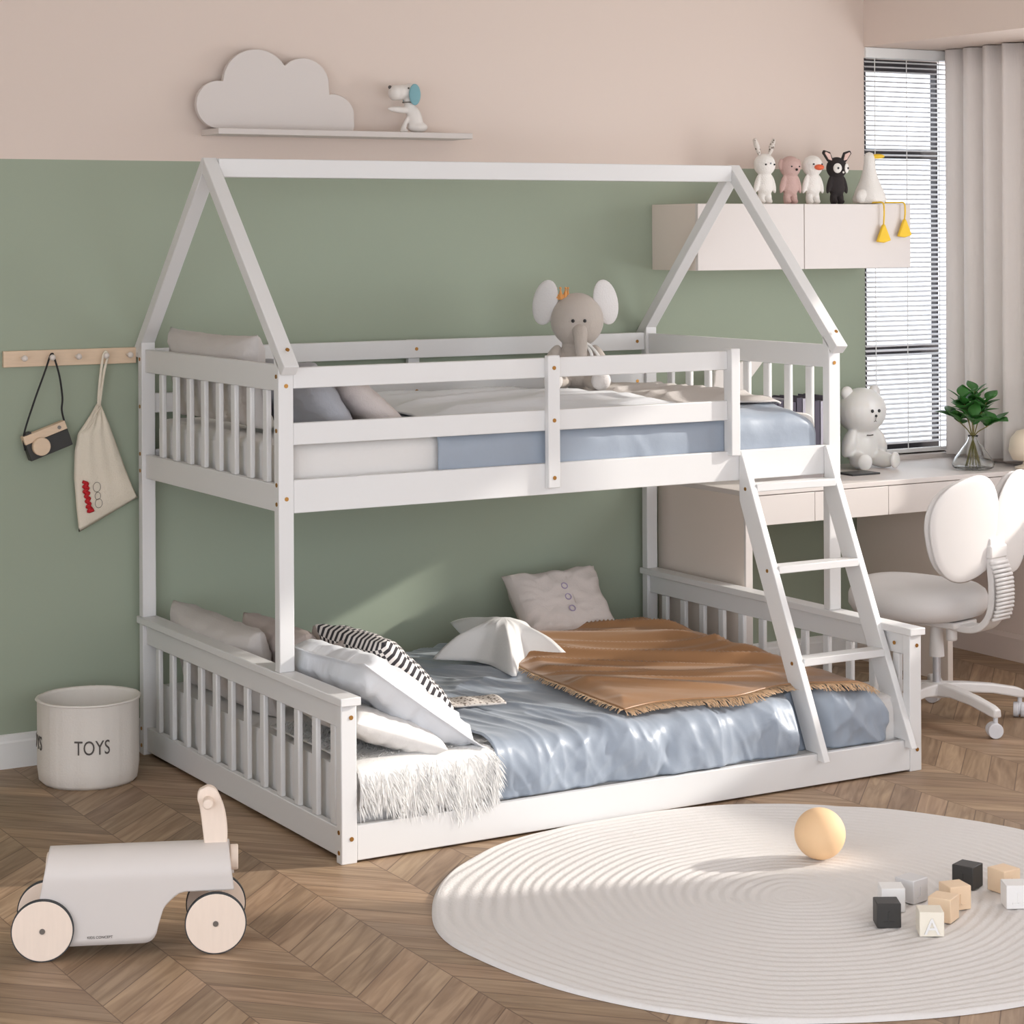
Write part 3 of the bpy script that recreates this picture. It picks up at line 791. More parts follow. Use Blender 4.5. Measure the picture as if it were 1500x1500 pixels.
dg = thing('dog_figurine', 'small white dog figurine with a teal ear on the wall shelf', 'figurine', (.985, 1.46, 2.0545), R(-4)); dg.scale = (1.1,1.1,1.1)
blob(dg, 'body', [((.016,0,.045),(.026,.022,.044),(0,R(-16),0)), ((.026,0,.018),(.034,.026,.018)), ((-.002,0,.080),(.017,.016,.025)),
                  ((-.052,0,.126),(.020,.026,.025)), ((-.036,0,.127),(.026,.026,.025)), ((-.018,0,.130),(.026,.024,.024)), ((.004,0,.136),(.026,.024,.022)), ((-.022,-.006,.022),(.008,.009,.034),(0,R(24),0)), ((-.034,-.004,.072),(.046,.0105,.0105),(0,R(4),0)), ((-.004,0,.098),(.015,.014,.024)), ((-.022,-.01,.006),(.012,.01,.006))], FIG, rem=.003)
for s in (-1, 1):
    bm = nb(); ell(bm, (.006, s*.027, .120), (.020,.005,.034)); part(dg, 'ear', bm, TEAL, smooth=True, label='teal ear')
dot(dg, 'nose', (-.068,0,.143), .006, INK, label='dark nose')
dot(dg, 'eye', (-.014,-.023,.140), .003, INK, label='dark eye')
bm = nb(); tube(bm, [(-.004+.019*math.cos(a), .018*math.sin(a), .096) for a in [2*PI*k/20 for k in range(21)]], .0022, 6); part(dg, 'collar', bm, STEEL, smooth=True, label='grey collar')

# ------------------------------------------------------------------ peg rail, toy camera, bag, basket
pr = thing('peg_rail', 'pale wooden peg rail with five white knobs on the green wall', 'peg rail', (-.22, YW, 1.282))
bm = nb(); box(bm, -.445, .002, YW-.014, YW-.0005, 1.281, 1.333); part(pr, 'board', bm, OAK, world=True, bevel=.002)
PEGX = [-.385, -.293, -.205, -.112, -.030]
for i, x in enumerate(PEGX):
    bm = nb(); lathe(bm, [(.004,0),(.004,.018),(.0085,.024),(.010,.030),(.009,.035),(.004,.038),(.0001,.0385)], seg=20)
    xf(bm, Matrix.Translation((x, YW-.014, 1.310)) @ Matrix.Rotation(R(90), 4, 'X')); part(pr, 'knob', bm, PEGW, world=True, smooth=True, label='white knob')
cm = thing('toy_camera', 'wooden toy camera hanging on a black cord from the second knob', 'toy camera', (-.312, YW-.03, 1.04))
Mc = Matrix.Translation((-.312, YW-.036, 1.045)) @ Matrix.Rotation(R(-19), 4, 'Y')
bm = nb(); box(bm, -.073, .073, -.016, .016, .012, .040, Mc); part(cm, 'body', bm, OAK, world=True, bevel=.002)
bm = nb(); box(bm, -.073, .073, -.0165, .0165, -.043, .012, Mc); part(cm, 'base', bm, BLACKP, world=True, bevel=.002, label='black lower half')
bm = nb(); cyl(bm, Mc @ Vector((-.030,-.017,-.008)), Mc @ Vector((-.030,-.034,-.008)), .029, seg=32); part(cm, 'lens', bm, OAK, world=True, bevel=.002)
bm = nb(); cyl(bm, Mc @ Vector((.048,-.016,.026)), Mc @ Vector((.048,-.019,.026)), .006, seg=16); part(cm, 'viewfinder', bm, STEEL, world=True, label='grey viewfinder')
bm = nb(); box(bm, -.062, -.042, -.012, .012, .040, .047, Mc); part(cm, 'shutter_button', bm, BLACKP, world=True, bevel=.001, label='black button')
bm = nb(); k1 = Mc @ Vector((-.076,0,-.005)); k2 = Mc @ Vector((.074,0,.020)); kx = PEGX[1]
tube(bm, smooth_path([k1, k1+Vector((-.004,0,.05)), (-.352,YW-.035,1.17), (-.318,YW-.036,1.26), (kx-.006,YW-.037,1.314), (kx,YW-.037,1.3215), (kx+.006,YW-.037,1.314), (-.268,YW-.036,1.25), (-.258,YW-.035,1.18), k2+Vector((-.012,0,.05)), k2], 6), .0032, 8)
part(cm, 'cord', bm, BLACK, world=True, smooth=True, label='black cord')
# canvas bag: outline in (x,z), gathered at the neck
bag = thing('drawstring_bag', 'cream canvas drawstring bag with red print hanging from the fourth knob', 'bag', (-.11, YW-.03, .745))
rows = [(1.158,-.136,-.130,.008),(1.12,-.160,-.112,.012),(1.085,-.185,-.097,.015),(1.06,-.204,-.088,.018),(1.0,-.216,-.066,.022),(.94,-.222,-.044,.024),(.88,-.219,-.020,.022),(.84,-.214,-.001,.018)]
bm = nb(); n1 = 40
def bagf(side):
    def g(a, b):
        t = b*(len(rows)-1); i = min(int(t), len(rows)-2); q = t-i
        z, l, r, th = [rows[i][k]*(1-q)+rows[i+1][k]*q for k in range(4)]
        # slanted lower hem
        low = max(0, b-.55)/.45
        x = l+(r-l)*a; z2 = z-low**1.5*(.100*(1-a)**1.0)
        x += .012*low*(1-a)*1.0
        pl = .0035*math.sin(a*22+b*3)*(1-b*.75)
        k = max(0, 1-(2*a-1)**4)**.5*(1 if b < .9 else max(0, (1-b)/.1)**.5)
        return Vector((x, YW-.026+side*(-th*k*.8-pl*k), z2))
    return g
grid(bm, n1, 44, bagf(1)); grid(bm, n1, 44, bagf(-1)); bmesh.ops.remove_doubles(bm, verts=bm.verts, dist=.0006)
part(bag, 'pouch', bm, CANVAS, world=True, smooth=True)
bm = nb(); px = PEGX[3]
tube(bm, smooth_path([(-.136,YW-.03,1.150),(-.134,YW-.034,1.20),(-.128,YW-.036,1.26),(px-.008,YW-.036,1.308),(px,YW-.036,1.3225),(px+.007,YW-.036,1.308),(-.117,YW-.036,1.26),(-.126,YW-.034,1.20),(-.131,YW-.03,1.150)], 6), .0045, 8, sx=1.0)
part(bag, 'strap', bm, CANVAS, world=True, smooth=True)
bm = nb(); tube(bm, smooth_path([(-.134,YW-.045,1.145),(-.155,YW-.048,1.115),(-.170,YW-.048,1.085),(-.196,YW-.046,1.065)], 6), .0022, 6); part(bag, 'drawstring', bm, CANVAS, world=True, smooth=True)
bm = nb(); yb = YW-.026-.021-.0015
sc = [(-.196,.905),(-.180,.898),(-.193,.888),(-.178,.884),(-.192,.872),(-.176,.868),(-.187,.857),(-.174,.850),(-.184,.840),(-.172,.833),(-.181,.822),(-.168,.818),(-.178,.808),(-.160,.812)]
tube(bm, smooth_path([(a, yb+.0*i, b) for i, (a, b) in enumerate(sc)], 5), .0060, 6)
part(bag, 'red_lettering', bm, RED, world=True, smooth=True, label='red printed lettering')
bm = nb()
for (cx, cz, rr) in ((-.148,.885,.016), (-.145,.856,.012), (-.142,.832,.015)):
    tube(bm, [(cx+rr*math.cos(a)*.8, yb+.001, cz+rr*math.sin(a)) for a in [2*PI*k/16 for k in range(17)]], .0007, 4)
part(bag, 'printed_drawing', bm, INK, world=True, label='thin grey line drawing')
# basket
bcx, bcy = -.262, 1.265; BR = .1565; BH = .262
bk = thing('toy_basket', 'round white fabric basket reading TOYS beside the bunk bed', 'basket', (bcx, bcy, 0))
bm = nb(); f = lambda a: 1+.004*math.sin(a*18)+.008*math.sin(a*7+1)+.007*max(0, math.sin(a*5+2))*math.sin(a*43)
lathe(bm, [(.001,.004),(BR*.90,.0),(BR*.97,.012),(BR,.05),(BR,.13),(BR*1.0,BH-.012),(BR*1.015,BH-.006),(BR*1.01,BH),(BR*.97,BH),(BR*.955,BH-.01),(BR*.95,.08),(BR*.93,.012),(.001,.010)], seg=120, f=f)
part(bk, 'shell', bm, BASK, smooth=True)
bm = nb()
tube(bm, [(BR*1.018*math.cos(a)*f(a), BR*1.018*math.sin(a)*f(a), BH-.003) for a in [2*PI*k/100 for k in range(101)]], .0035, 8); part(bk, 'rim_piping', bm, BASK, smooth=True)
VA = math.radians(59.669+180)
for off in (15, -73):
    bm = text_mesh('TOYS', .062, .0006, .72)
    for v in bm.verts:
        th = VA+R(off)+v.co.x/BR; rr = BR*f(th)+.0022+v.co.z
        v.co = Vector((rr*math.cos(th), rr*math.sin(th), .112+v.co.y*1.0))
    part(bk, 'lettering', bm, INK, label='dark lettering TOYS')

# ------------------------------------------------------------------ ride-on toy car
tc = thing('push_car', 'white wooden ride-on toy car with four pale wheels on the floor', 'toy car', (-.946, -.350, 0), math.atan2(-.156, .37))
# local: x along car, y to the far side
WR = .0725
def wheel(u, v, s):
    bm = nb(); cyl(bm, (u, v, WR), (u, v+.014, WR), WR-.0022, seg=64); w = part(tc, 'wheel', bm, WHEEL, bevel=.0015)
    bm = nb()
    prof = [(WR-.0035, .0005), (WR, .0005), (WR, .0135), (WR-.0035, .0135)]
    seg = 64; rg = []
    for k in range(seg):
        a = 2*PI*k/seg; rg.append([bm.verts.new((u+r*math.cos(a), v+q, WR+r*math.sin(a))) for r, q in prof])
    for k in range(seg):
        for j in range(4): bm.faces.new((rg[k][j], rg[(k+1) % seg][j], rg[(k+1) % seg][(j+1) % 4], rg[k][(j+1) % 4]))
    part(w, 'tyre', bm, TIRE, smooth='auto', label='dark rubber rim')
    bm = nb(); yy = v if s < 0 else v+.014
    cyl(bm, (u, yy, WR), (u, yy+s*.003, WR), .0065, seg=18); part(w, 'hub_bolt', bm, STEEL, label='grey hub bolt')
for u in (0, .402):
    wheel(u, 0, -1); wheel(u, .158, 1)
    bm = nb(); cyl(bm, (u, .014, WR), (u, .158, WR), .006, seg=12); part(tc, 'axle', bm, WHEEL, smooth='auto')
# bent hood: profile over the width, outline of the side panel in (u,z)
def side_outline():
    pts = [(.000, .030)]; pts += [(.235, .030)]
    for k in range(7): a = R(-90+k*15); pts.append((.240+.030*math.cos(a), .060+.030*math.sin(a)))
    for k in range(7): a = R(180-k*13); pts.append((.325+.040*math.cos(a)-.008, .105+.040*math.sin(a)))
    pts += [(.36, .147), (.425, .149)]
    for k in range(5): a = R(-90+k*20); pts.append((.430+.014*math.cos(a), .163+.014*math.sin(a)))
    pts += [(.442, .17), (.436, .185)]
    return pts
ys, yf2 = .020, .152; ym = (ys+yf2)/2; zb = .182; hr_ = (yf2-ys)/2
def car_section(u):
    """lower edge z of the panel at u"""
    if u < .270: return .030 if u < .25 else .030+(u-.25)*.9
    return None
cols = []
nU = 90
def zlow(u):
    if u <= .238: return .030
    if u <= .268: return .060-math.sqrt(max(0, .030**2-(u-.238)**2))
    if u <= .283: return .060+(u-.268)/.015*.052
    if u <= .330: return .112+.034*math.sin((u-.283)/.047*PI/2)
    return .147
def u_left(z): return -.020+(z-.10)*.20 if z > .10 else -.020
bm = nb()
seg_s = 10; seg_a = 18
def prof(u01):
    ring = []
    return ring
rings = []
for i in range(nU+1):
    u0 = .445*i/nU
    row = []
    zl = zlow(u0)
    for j in range(seg_s+1):
        z = zl+(zb-zl)*j/seg_s; row.append((ys, z))
    for j in range(1, seg_a):
        a = PI-PI*j/seg_a; row.append((ym+hr_*math.cos(a), zb+.058*math.sin(a)))
    for j in range(seg_s+1):
        z = zb+(zl-zb)*j/seg_s; row.append((yf2, z))
    out = []
    for (y, z) in row:
        ul = -.018+max(0, z-.09)*.20; ur = .446-max(0, z-.15)*.14
        u = ul+(ur-ul)*(u0/.445)
        if z < .14 and u0 < .33: u = ul*(1-u0/.33)+u0 if u0 < .33 else u
        out.append(bm.verts.new((u, y, z)))
    rings.append(out)
for i in range(nU):
    for j in range(len(rings[0])-1): bm.faces.new((rings[i][j], rings[i+1][j], rings[i+1][j+1], rings[i][j+1]))
part(tc, 'hood', bm, CARW, smooth='auto', solid=-.006, sharp=50)
bm = nb()
cyl(bm, (.436, ym, .205), (.456, ym, .205), .030, seg=32)
part(tc, 'nose_disc', bm, WHEEL, bevel=.003)
bm = nb()
pts = [(ys+.008, .160)]+[(ym+(hr_-.008)*math.cos(PI-PI*j/12), zb+.050*math.sin(PI-PI*j/12)) for j in range(13)]+[(yf2-.008, .160)]
prism(bm, pts, .415, .428, 'x'); part(tc, 'front_plate', bm, WHEEL, bevel=.002)
bm = nb(); prism(bm, [(a, b if b > .161 else .06) for a, b in pts], .005, .020, 'x'); part(tc, 'rear_plate', bm, WHEEL, bevel=.002)
bm = nb(); box(bm, .384, .420, ys+.02, yf2-.02, .085, .150); part(tc, 'axle_block', bm, WHEEL, bevel=.003)
# handle
spine = smooth_path([(.402,0,.225),(.402,0,.265),(.397,0,.31),(.388,0,.345),(.374,0,.375)], 6)
bm = nb()
L_, R_ = [], []
for i, p in enumerate(spine):
    t = i/(len(spine)-1); tg = (spine[min(i+1, len(spine)-1)]-spine[max(i-1, 0)]).normalized(); nrm = Vector((-tg.z, 0, tg.x)); hw = .0255+.004*math.sin(PI*min(1, t*1.3))
    if t > .8: hw *= math.sqrt(max(.12, 1-((t-.8)/.2)**2*.85))
    L_.append(p+nrm*hw); R_.append(p-nrm*hw)
outl = [(p.x, p.z) for p in L_]+[(p.x, p.z) for p in R_[::-1]]
prism(bm, outl, ym-.014, ym+.014, 'y'); hd = part(tc, 'handle', bm, WHEEL, bevel=.004, seg=3)
bm = nb(); cyl(bm, (.385, ym-.012, .345), (.385, ym-.052, .345), .0125, seg=24); cyl(bm, (.385, ym+.012, .345), (.385, ym+.052, .345), .0125, seg=24)
part(hd, 'grip_peg', bm, WHEEL, smooth='auto', bevel=.004, seg=3)
bm = text_mesh('KIDS CONCEPT', .0085, .0003, 1.0)
xf(bm, Matrix.Translation((.132, ys-.0072, .046)) @ Matrix.Rotation(R(90), 4, 'X')); part(tc, 'lettering', bm, INK, label='tiny grey printed words')

# ------------------------------------------------------------------ rug, ball, blocks
rc = Vector((.87, -.86)); 
def rr_(th):
    # traced radius around the centre
    T = RT
    t = th % (2*PI)
    for i in range(len(T)):
        a0, r0 = T[i]; a1, r1 = T[(i+1) % len(T)]
        if a1 <= a0: a1 += 2*PI
        tt = t if t >= a0 else t+2*PI
        if a0 <= tt <= a1:
            q = (tt-a0)/(a1-a0); am, rm = T[i-1]; ap_, rp_ = T[(i+2) % len(T)]
            m0 = (r1-rm)/2; m1 = (rp_-r0)/2
            return (2*q**3-3*q*q+1)*r0+(q**3-2*q*q+q)*m0+(-2*q**3+3*q*q)*r1+(q**3-q*q)*m1
RTP = [(.022,-.472),(-.050,-.632),(-.071,-.746),(-.065,-.860),(-.043,-1.013),(-.011,-1.139),(.046,-1.276),(.13,-1.417),(.23,-1.531),(.36,-1.61),(.496,-1.675),(.641,-1.725),(.818,-1.755),(1.05,-1.75),(1.32,-1.65),(1.55,-1.48),(1.72,-1.25),(1.80,-.98),(1.785,-.717),(1.709,-.518),(1.606,-.340),(1.465,-.199),(1.264,-.067),(1.031,-.010),(.85,-.005),(.653,-.012),(.46,-.065),(.319,-.142),(.156,-.280)]
RT = sorted([(math.atan2(y-rc.y, x-rc.x) % (2*PI), math.hypot(x-rc.x, y-rc.y)) for x, y in RTP])
bm = nb(); NR, NT = 330, 300
def rugz(rho, th, x, y):
    wob = .75*noise.noise(Vector((x*1.7, y*1.7, 3)))+.3*noise.noise(Vector((x*4, y*4, 8)))+.12*math.sin(th*3+1)
    return .0115+.0013*min(1, rho*9)*math.sin(2*PI*(rho*30+wob*2.2))
VV = []
for i in range(NR+1):
    rho = i/NR
    row = []
    for k in range(NT):
        th = 2*PI*k/NT; r = rr_(th)*rho; x, y = rc.x+r*math.cos(th)-.02*(1-rho), rc.y+r*math.sin(th)-.02*(1-rho)
        z = rugz(rho, th, x, y)
        if rho > .985: z = z*math.sqrt(max(0, 1-((rho-.985)/.015)**2))+.001
        row.append(bm.verts.new((x, y, max(.001, z))))
        if i == 0: break
    VV.append(row)
for k in range(NT): bm.faces.new((VV[0][0], VV[1][k], VV[1][(k+1) % NT]))
for i in range(1, NR):
    for k in range(NT): bm.faces.new((VV[i][k], VV[i+1][k], VV[i+1][(k+1) % NT], VV[i][(k+1) % NT]))
single('round_rug', bm, RUG, 'large round white rug with concentric ridges on the wood floor', 'rug', (rc.x, rc.y, 0), smooth=True)
bm = nb(); ell(bm, (1.108, -.655, .013+.0685), (.0685,.0685,.0685), 64, 40)
single('ball', bm, BALL, 'pale orange ball standing on the white rug', 'ball', (1.108, -.655, .013), smooth=True)
B = .059
def block(x, y, rot, m, label, z=.0135, letter=None):
    t = thing('toy_block', label, 'toy block', (x, y, z), R(rot), 'toy blocks on the rug')
    bm = nb(); box(bm, -B/2, B/2, -B/2, B/2, 0, B); part(t, 'cube', bm, m, bevel=.0022)
    if letter:
        bm = text_mesh(letter, .055, .0022); xf(bm, Matrix.Translation((0, -B/2-.002, .006)) @ Matrix.Rotation(R(90), 4, 'X')); part(t, 'letter', bm, BLKW, label='raised white letter '+letter)
    else:
        bm = nb(); box(bm, -.014, .014, -B/2-.0015, -B/2+.001, .012, .016); box(bm, -.002, .002, -B/2-.0015, -B/2+.001, .014, .040); part(t, 'letter_relief', bm, m)
    return t
block(.895, -1.185, -30, BLACKP, 'black wooden block, leftmost and nearest of the two black ones')
block(.985, -1.095, -30, BLKW, 'white block right behind the left black block')
block(1.075, -1.065, 12, BLKG, 'pale grey block beside the leftmost pair of blocks')
block(.940, -1.290, -32, BLKC, 'cream block bearing a raised white letter A', letter='A')
block(1.040, -1.225, -62, BLKN, 'natural wood block right behind the letter A block')
block(1.130, -1.165, -12, BLKN, 'natural wood block between the black block and another wood block')
block(1.275, -1.050, -68, BLACKP, 'black block at the back of the group, farthest from the rug centre')
block(1.330, -1.125, 4, BLKN, 'natural wood block just right of the back black block, behind the rightmost white one')
block(1.265, -1.235, -28, BLKW, 'white block at the right edge in front of the others')

# ------------------------------------------------------------------ wall cabinet and desk
wc = thing('wall_cabinet', 'cream wall cabinet mounted beside the window with dolls on top', 'cabinet', (2.55, 1.545, 1.561))
bm = nb(); box(bm, 2.056, 3.062, 1.262, YW-.001, 1.562, 1.8075); part(wc, 'body', bm, TAN, world=True, bevel=.001)
for a, b_ in ((2.056, 2.543), (2.546, 3.062)):
    bm = nb(); box(bm, a, b_, 1.245, 1.262, 1.562, 1.8075); part(wc, 'door', bm, CREAM, world=True, bevel=.0015)
dk = thing('desk', 'cream built-in desk with shallow drawers below the window', 'desk', (2.8, 1.25, 0))
DX0, DX1, DY0 = 2.066, XR-.001, .975; DZ = .781
bm = nb(); box(bm, DX0, DX1, DY0, YW-.015, DZ-.018, DZ); part(dk, 'desktop', bm, CREAM, world=True, bevel=.002)
bm = nb(); box(bm, DX0, DX0+.03, DY0+.012, YW-.016, 0, DZ-.018); part(dk, 'side_panel', bm, TAN, world=True, bevel=.001)
bm = nb(); box(bm, DX0, DX0+.03, DY0, DY0+.012, 0, DZ-.018); part(dk, 'panel_edge', bm, CREAM, world=True, bevel=.001, label='cream front edge strip')
bm = nb(); box(bm, 3.020, 3.045, DY0+.02, YW-.016, 0, .655); part(dk, 'side_panel', bm, TAN, world=True, bevel=.001)
xs = [DX0+.031, 2.376, 2.719, 3.06, DX1]
for i in range(4):
    bm = nb(); box(bm, xs[i]+.001, xs[i+1]-.001, DY0, DY0+.016, .655, DZ-.0205); part(dk, 'drawer', bm, CREAM, world=True, bevel=.0012)
bm = nb(); box(bm, DX0+.031, DX1, DY0+.017, YW-.016, .657, DZ-.0185); part(dk, 'drawer_case', bm, CREAM, world=True)
# books, ornament, tablet
bx = 2.44; cols_ = [BOOKD, BOOKD, BOOKL, BOOKD, BOOKD, BOOKL, BOOKD, BOOKD, BOOKL, BOOKD]
words = ['leftmost', 'second from left', 'third from left', 'fourth from left', 'fifth from left', 'sixth from left', 'seventh from left', 'eighth from left', 'ninth from left', 'rightmost']
for i, m in enumerate(cols_):
    w = rnd.uniform(.024, .030); h = rnd.uniform(.272, .292)
    t = thing('book', '%s book in the desk row, %s' % ('dark purple-grey' if m is BOOKD else 'pale lavender', words[i]), 'book', (bx+w/2, 1.40, DZ), 0, 'books standing on the desk')
    bm = nb(); box(bm, -w/2, -w/2+.002, -.09, .09, 0, h); box(bm, w/2-.002, w/2, -.09, .09, 0, h); box(bm, -w/2, w/2, -.09, -.087, 0, h); part(t, 'cover', bm, m, bevel=.0005)
    bm = nb(); box(bm, -w/2+.0022, w/2-.0022, -.0865, .087, .003, h-.004); part(t, 'pages', bm, BLKC)
    bx += w+.0015
so = thing('desk_ornament', 'white angular ornament on a thin stem behind the upper bunk end rails', 'ornament', (2.335, 1.42, DZ))
bm = nb(); lathe(bm, [(.001,0),(.05,0),(.05,.010),(.046,.014),(.001,.014)], seg=30); part(so, 'base', bm, FIG, smooth='auto')
bm = nb(); cyl(bm, (0,0,.012), (0,0,.33), .005, seg=12); part(so, 'stem', bm, FIG, smooth='auto')
bm = nb(); prism(bm, [(-.085,.40),(-.09,.36),(-.105,.30),(-.06,.335),(-.02,.30),(.03,.275),(.06,.345),(.155,.445),(.03,.430),(-.02,.470),(-.04,.425)], -.012, .012, 'y'); part(so, 'star_panel', bm, FIG, bevel=.005, seg=3)
bm = nb(); box(bm, 2.70, 2.835, 1.16, 1.255, DZ, DZ+.007)
single('tablet', bm, DARK, 'thin black tablet lying on the desk in front of the bear', 'tablet', (2.77, 1.21, DZ), bevel=.002)
# vase with leaves
vs = thing('leaf_vase', 'clear glass vase of green leafy branches on the desk by the curtain', 'vase', (3.245, 1.10, DZ))
bm = nb(); lathe(bm, [(.001,.001),(.060,.001),(.078,.008),(.082,.022),(.070,.045),(.045,.080),(.024,.108),(.018,.125),(.021,.132),(.019,.132),(.016,.124),(.022,.107),(.043,.079),(.067,.045),(.078,.022),(.074,.011),(.001,.005)], seg=48)
part(vs, 'glass', bm, GLASS, smooth=True)
r2 = random.Random(3)
stems = []
for k in range(7):
    a = 2*PI*k/7+.4; rad = (.02, .10, .085, .05, .095, .07, .10)[k]; h = (.30, .24, .21, .28, .21, .27, .19)[k]
    bx_, by_ = -.030*math.cos(a), -.030*math.sin(a)
    pts = smooth_path([(bx_, by_, .008), (0.004*math.cos(a), .004*math.sin(a), .125), (rad*.55*math.cos(a), rad*.5*math.sin(a), .125+(h-.125)*.6), (rad*math.cos(a), rad*math.sin(a), h)], 6)
    bm = nb(); tube(bm, pts, .0022, 6); part(vs, 'stem', bm, STEM, smooth=True, label='green stem'); stems.append(pts)
def leaf(bm, p, d, l, w):
    d = d.normalized(); s = d.cross(Vector((0,0,1)));
    if s.length < .1: s = Vector((1,0,0))
    s.normalize(); s = (s+Vector((0,0,r2.uniform(-.5,.5)))).normalized(); n = s.cross(d)
    V = []
    for i in range(8):
        t = i/7; ww = w*math.sin(PI*min(1, t**.75*.97+.02))*.5; c = p+d*l*t+n*(-.10*l*t*t)+Vector((0,0,-.05*l*t*t))
        V.append((bm.verts.new(c-s*ww+n*ww*.25), bm.verts.new(c), bm.verts.new(c+s*ww+n*ww*.25)))
    for i in range(7):
        for j in range(2): bm.faces.new((V[i][j], V[i][j+1], V[i+1][j+1], V[i+1][j]))
cnt = 0
for pts in stems:
    n = len(pts)
    for q in range(9):
        i = int(n*.66+q*(n*.34-1)/8); p = pts[min(i, n-1)]; t = (pts[min(i, n-1)]-pts[min(i, n-1)-2]).normalized()
        a = q*2.4+r2.random(); o_ = Vector((math.cos(a), math.sin(a), r2.uniform(-.1, .8)))
        bm = nb(); leaf(bm, p, t*.45+o_*.85, r2.uniform(.062, .088), r2.uniform(.042, .056)); part(vs, 'leaf', bm, LEAF, smooth=True, solid=.0006, label='green leaf'); cnt += 1
bm = nb(); lathe(bm, [(.001,0),(.04,0),(.042,.006),(.012,.016),(.010,.03),(.05,.034),(.066,.07),(.060,.115),(.035,.145),(.001,.155)], (3.493-.055, .985+.03, DZ), 36)
single('table_lamp', bm, LAMPC, 'cream globe lamp at the right edge of the desk', 'lamp', (3.438, 1.015, DZ), smooth=True)

# ------------------------------------------------------------------ desk chair
HX, HY = 2.545, .515
ch = thing('desk_chair', 'white swivel desk chair with a winged back standing at the desk', 'chair', (HX, HY, 0), R(104.7-270))
rot = 104.7-270
bm = nb(); lathe(bm, [(.001,.085),(.036,.085),(.046,.095),(.044,.125),(.032,.135),(.001,.136)], seg=32); part(ch, 'hub', bm, CHAIRW, smooth='auto')
for k in range(5):
    az = R(268+72*k-rot)
    M = Matrix.Rotation(az, 4, 'Z')
    bm = nb()
    secs = [(.02,.090,.135,.030),(.10,.098,.132,.026),(.20,.090,.122,.023),(.29,.072,.106,.020),(.318,.068,.096,.017)]
    rg = []
    for r, z0, z1, w in secs: rg.append([bm.verts.new(M @ Vector(c)) for c in ((r,-w,z0),(r,w,z0),(r,w*.8,z1),(r,-w*.8,z1))])
    for i in range(4):
        for j in range(4): bm.faces.new((rg[i][j], rg[i][(j+1) % 4], rg[i+1][(j+1) % 4], rg[i+1][j]))
    bm.faces.new(rg[0]); bm.faces.new(rg[-1])
    arm = part(ch, 'leg', bm, CHAIRW, bevel=.006, seg=3)
    sw = Matrix.Translation(M @ Vector((.305, 0, 0))) @ Matrix.Rotation(az+R(65), 4, 'Z')
    bm = nb()
    cyl(bm, sw @ Vector((0,0,.05)), sw @ Vector((0,0,.075)), .008, seg=12)
    for s in (-1, 1):
        cyl(bm, sw @ Vector((-.004, s*.004, .0265)), sw @ Vector((-.004, s*.022, .0265)), .026, seg=32)
    cyl(bm, sw @ Vector((-.004, -.005, .0305)), sw @ Vector((-.004, .005, .0305)), .0225, seg=32)
    part(ch, 'caster', bm, CASTG, bevel=.003, seg=3, label='grey twin-wheel caster')
bm = nb(); cyl(bm, (0,0,.13), (0,0,.235), .014, seg=24); part(ch, 'gas_lift', bm, CHROME, smooth='auto', label='chrome lift tube')
bm = nb(); cyl(bm, (0,0,.225), (0,0,.345), .0265, .021, seg=28); part(ch, 'lift_sleeve', bm, CHAIRW, smooth='auto')
bm = nb(); box(bm, -.07, .07, -.11, .12, .338, .360); cyl(bm, (.02,.075,.29), (.02,.075,.34), .019, seg=24); part(ch, 'mechanism', bm, CHAIRW, bevel=.006)
bm = nb(); tube(bm, [(-.05,-.02,.352),(-.12,-.03,.338),(-.155,-.035,.322)], .0035, 8); part(ch, 'height_lever', bm, DARK, smooth=True, label='black lever')
# seat: superellipse cushion, front toward -y
bm = nb(); cyseat = -.075
prof_ = [(.0,.362,.0),(.80,.362,0),(.93,.372,0),(1.0,.398,0),(1.0,.425,0),(.955,.452,0),(.86,.468,0),(.6,.474,0),(.3,.473,0),(0,.472,0)]
rg = []; NSG = 72
for s_, z, _ in prof_:
    row = []
    for k in range(NSG):
        a = 2*PI*k/NSG; c, s = math.cos(a), math.sin(a)
        rr = (abs(c)**2.6+abs(s)**2.6)**(-1/2.6)
        x = .225*rr*c*s_; y = cyseat+.225*rr*s*s_
        zz = z+.10*0+(.018*max(0, -s)**2*s_ if z > .40 else .008*max(0,-s)**2*s_)
        row.append(bm.verts.new((x, y, zz)))
    rg.append(row)
for i in range(len(rg)-1):
    for k in range(NSG): bm.faces.new((rg[i][k], rg[i][(k+1) % NSG], rg[i+1][(k+1) % NSG], rg[i+1][k]))
bmesh.ops.remove_doubles(bm, verts=bm.verts, dist=.0005)
part(ch, 'seat', bm, CHAIRF, smooth=True)
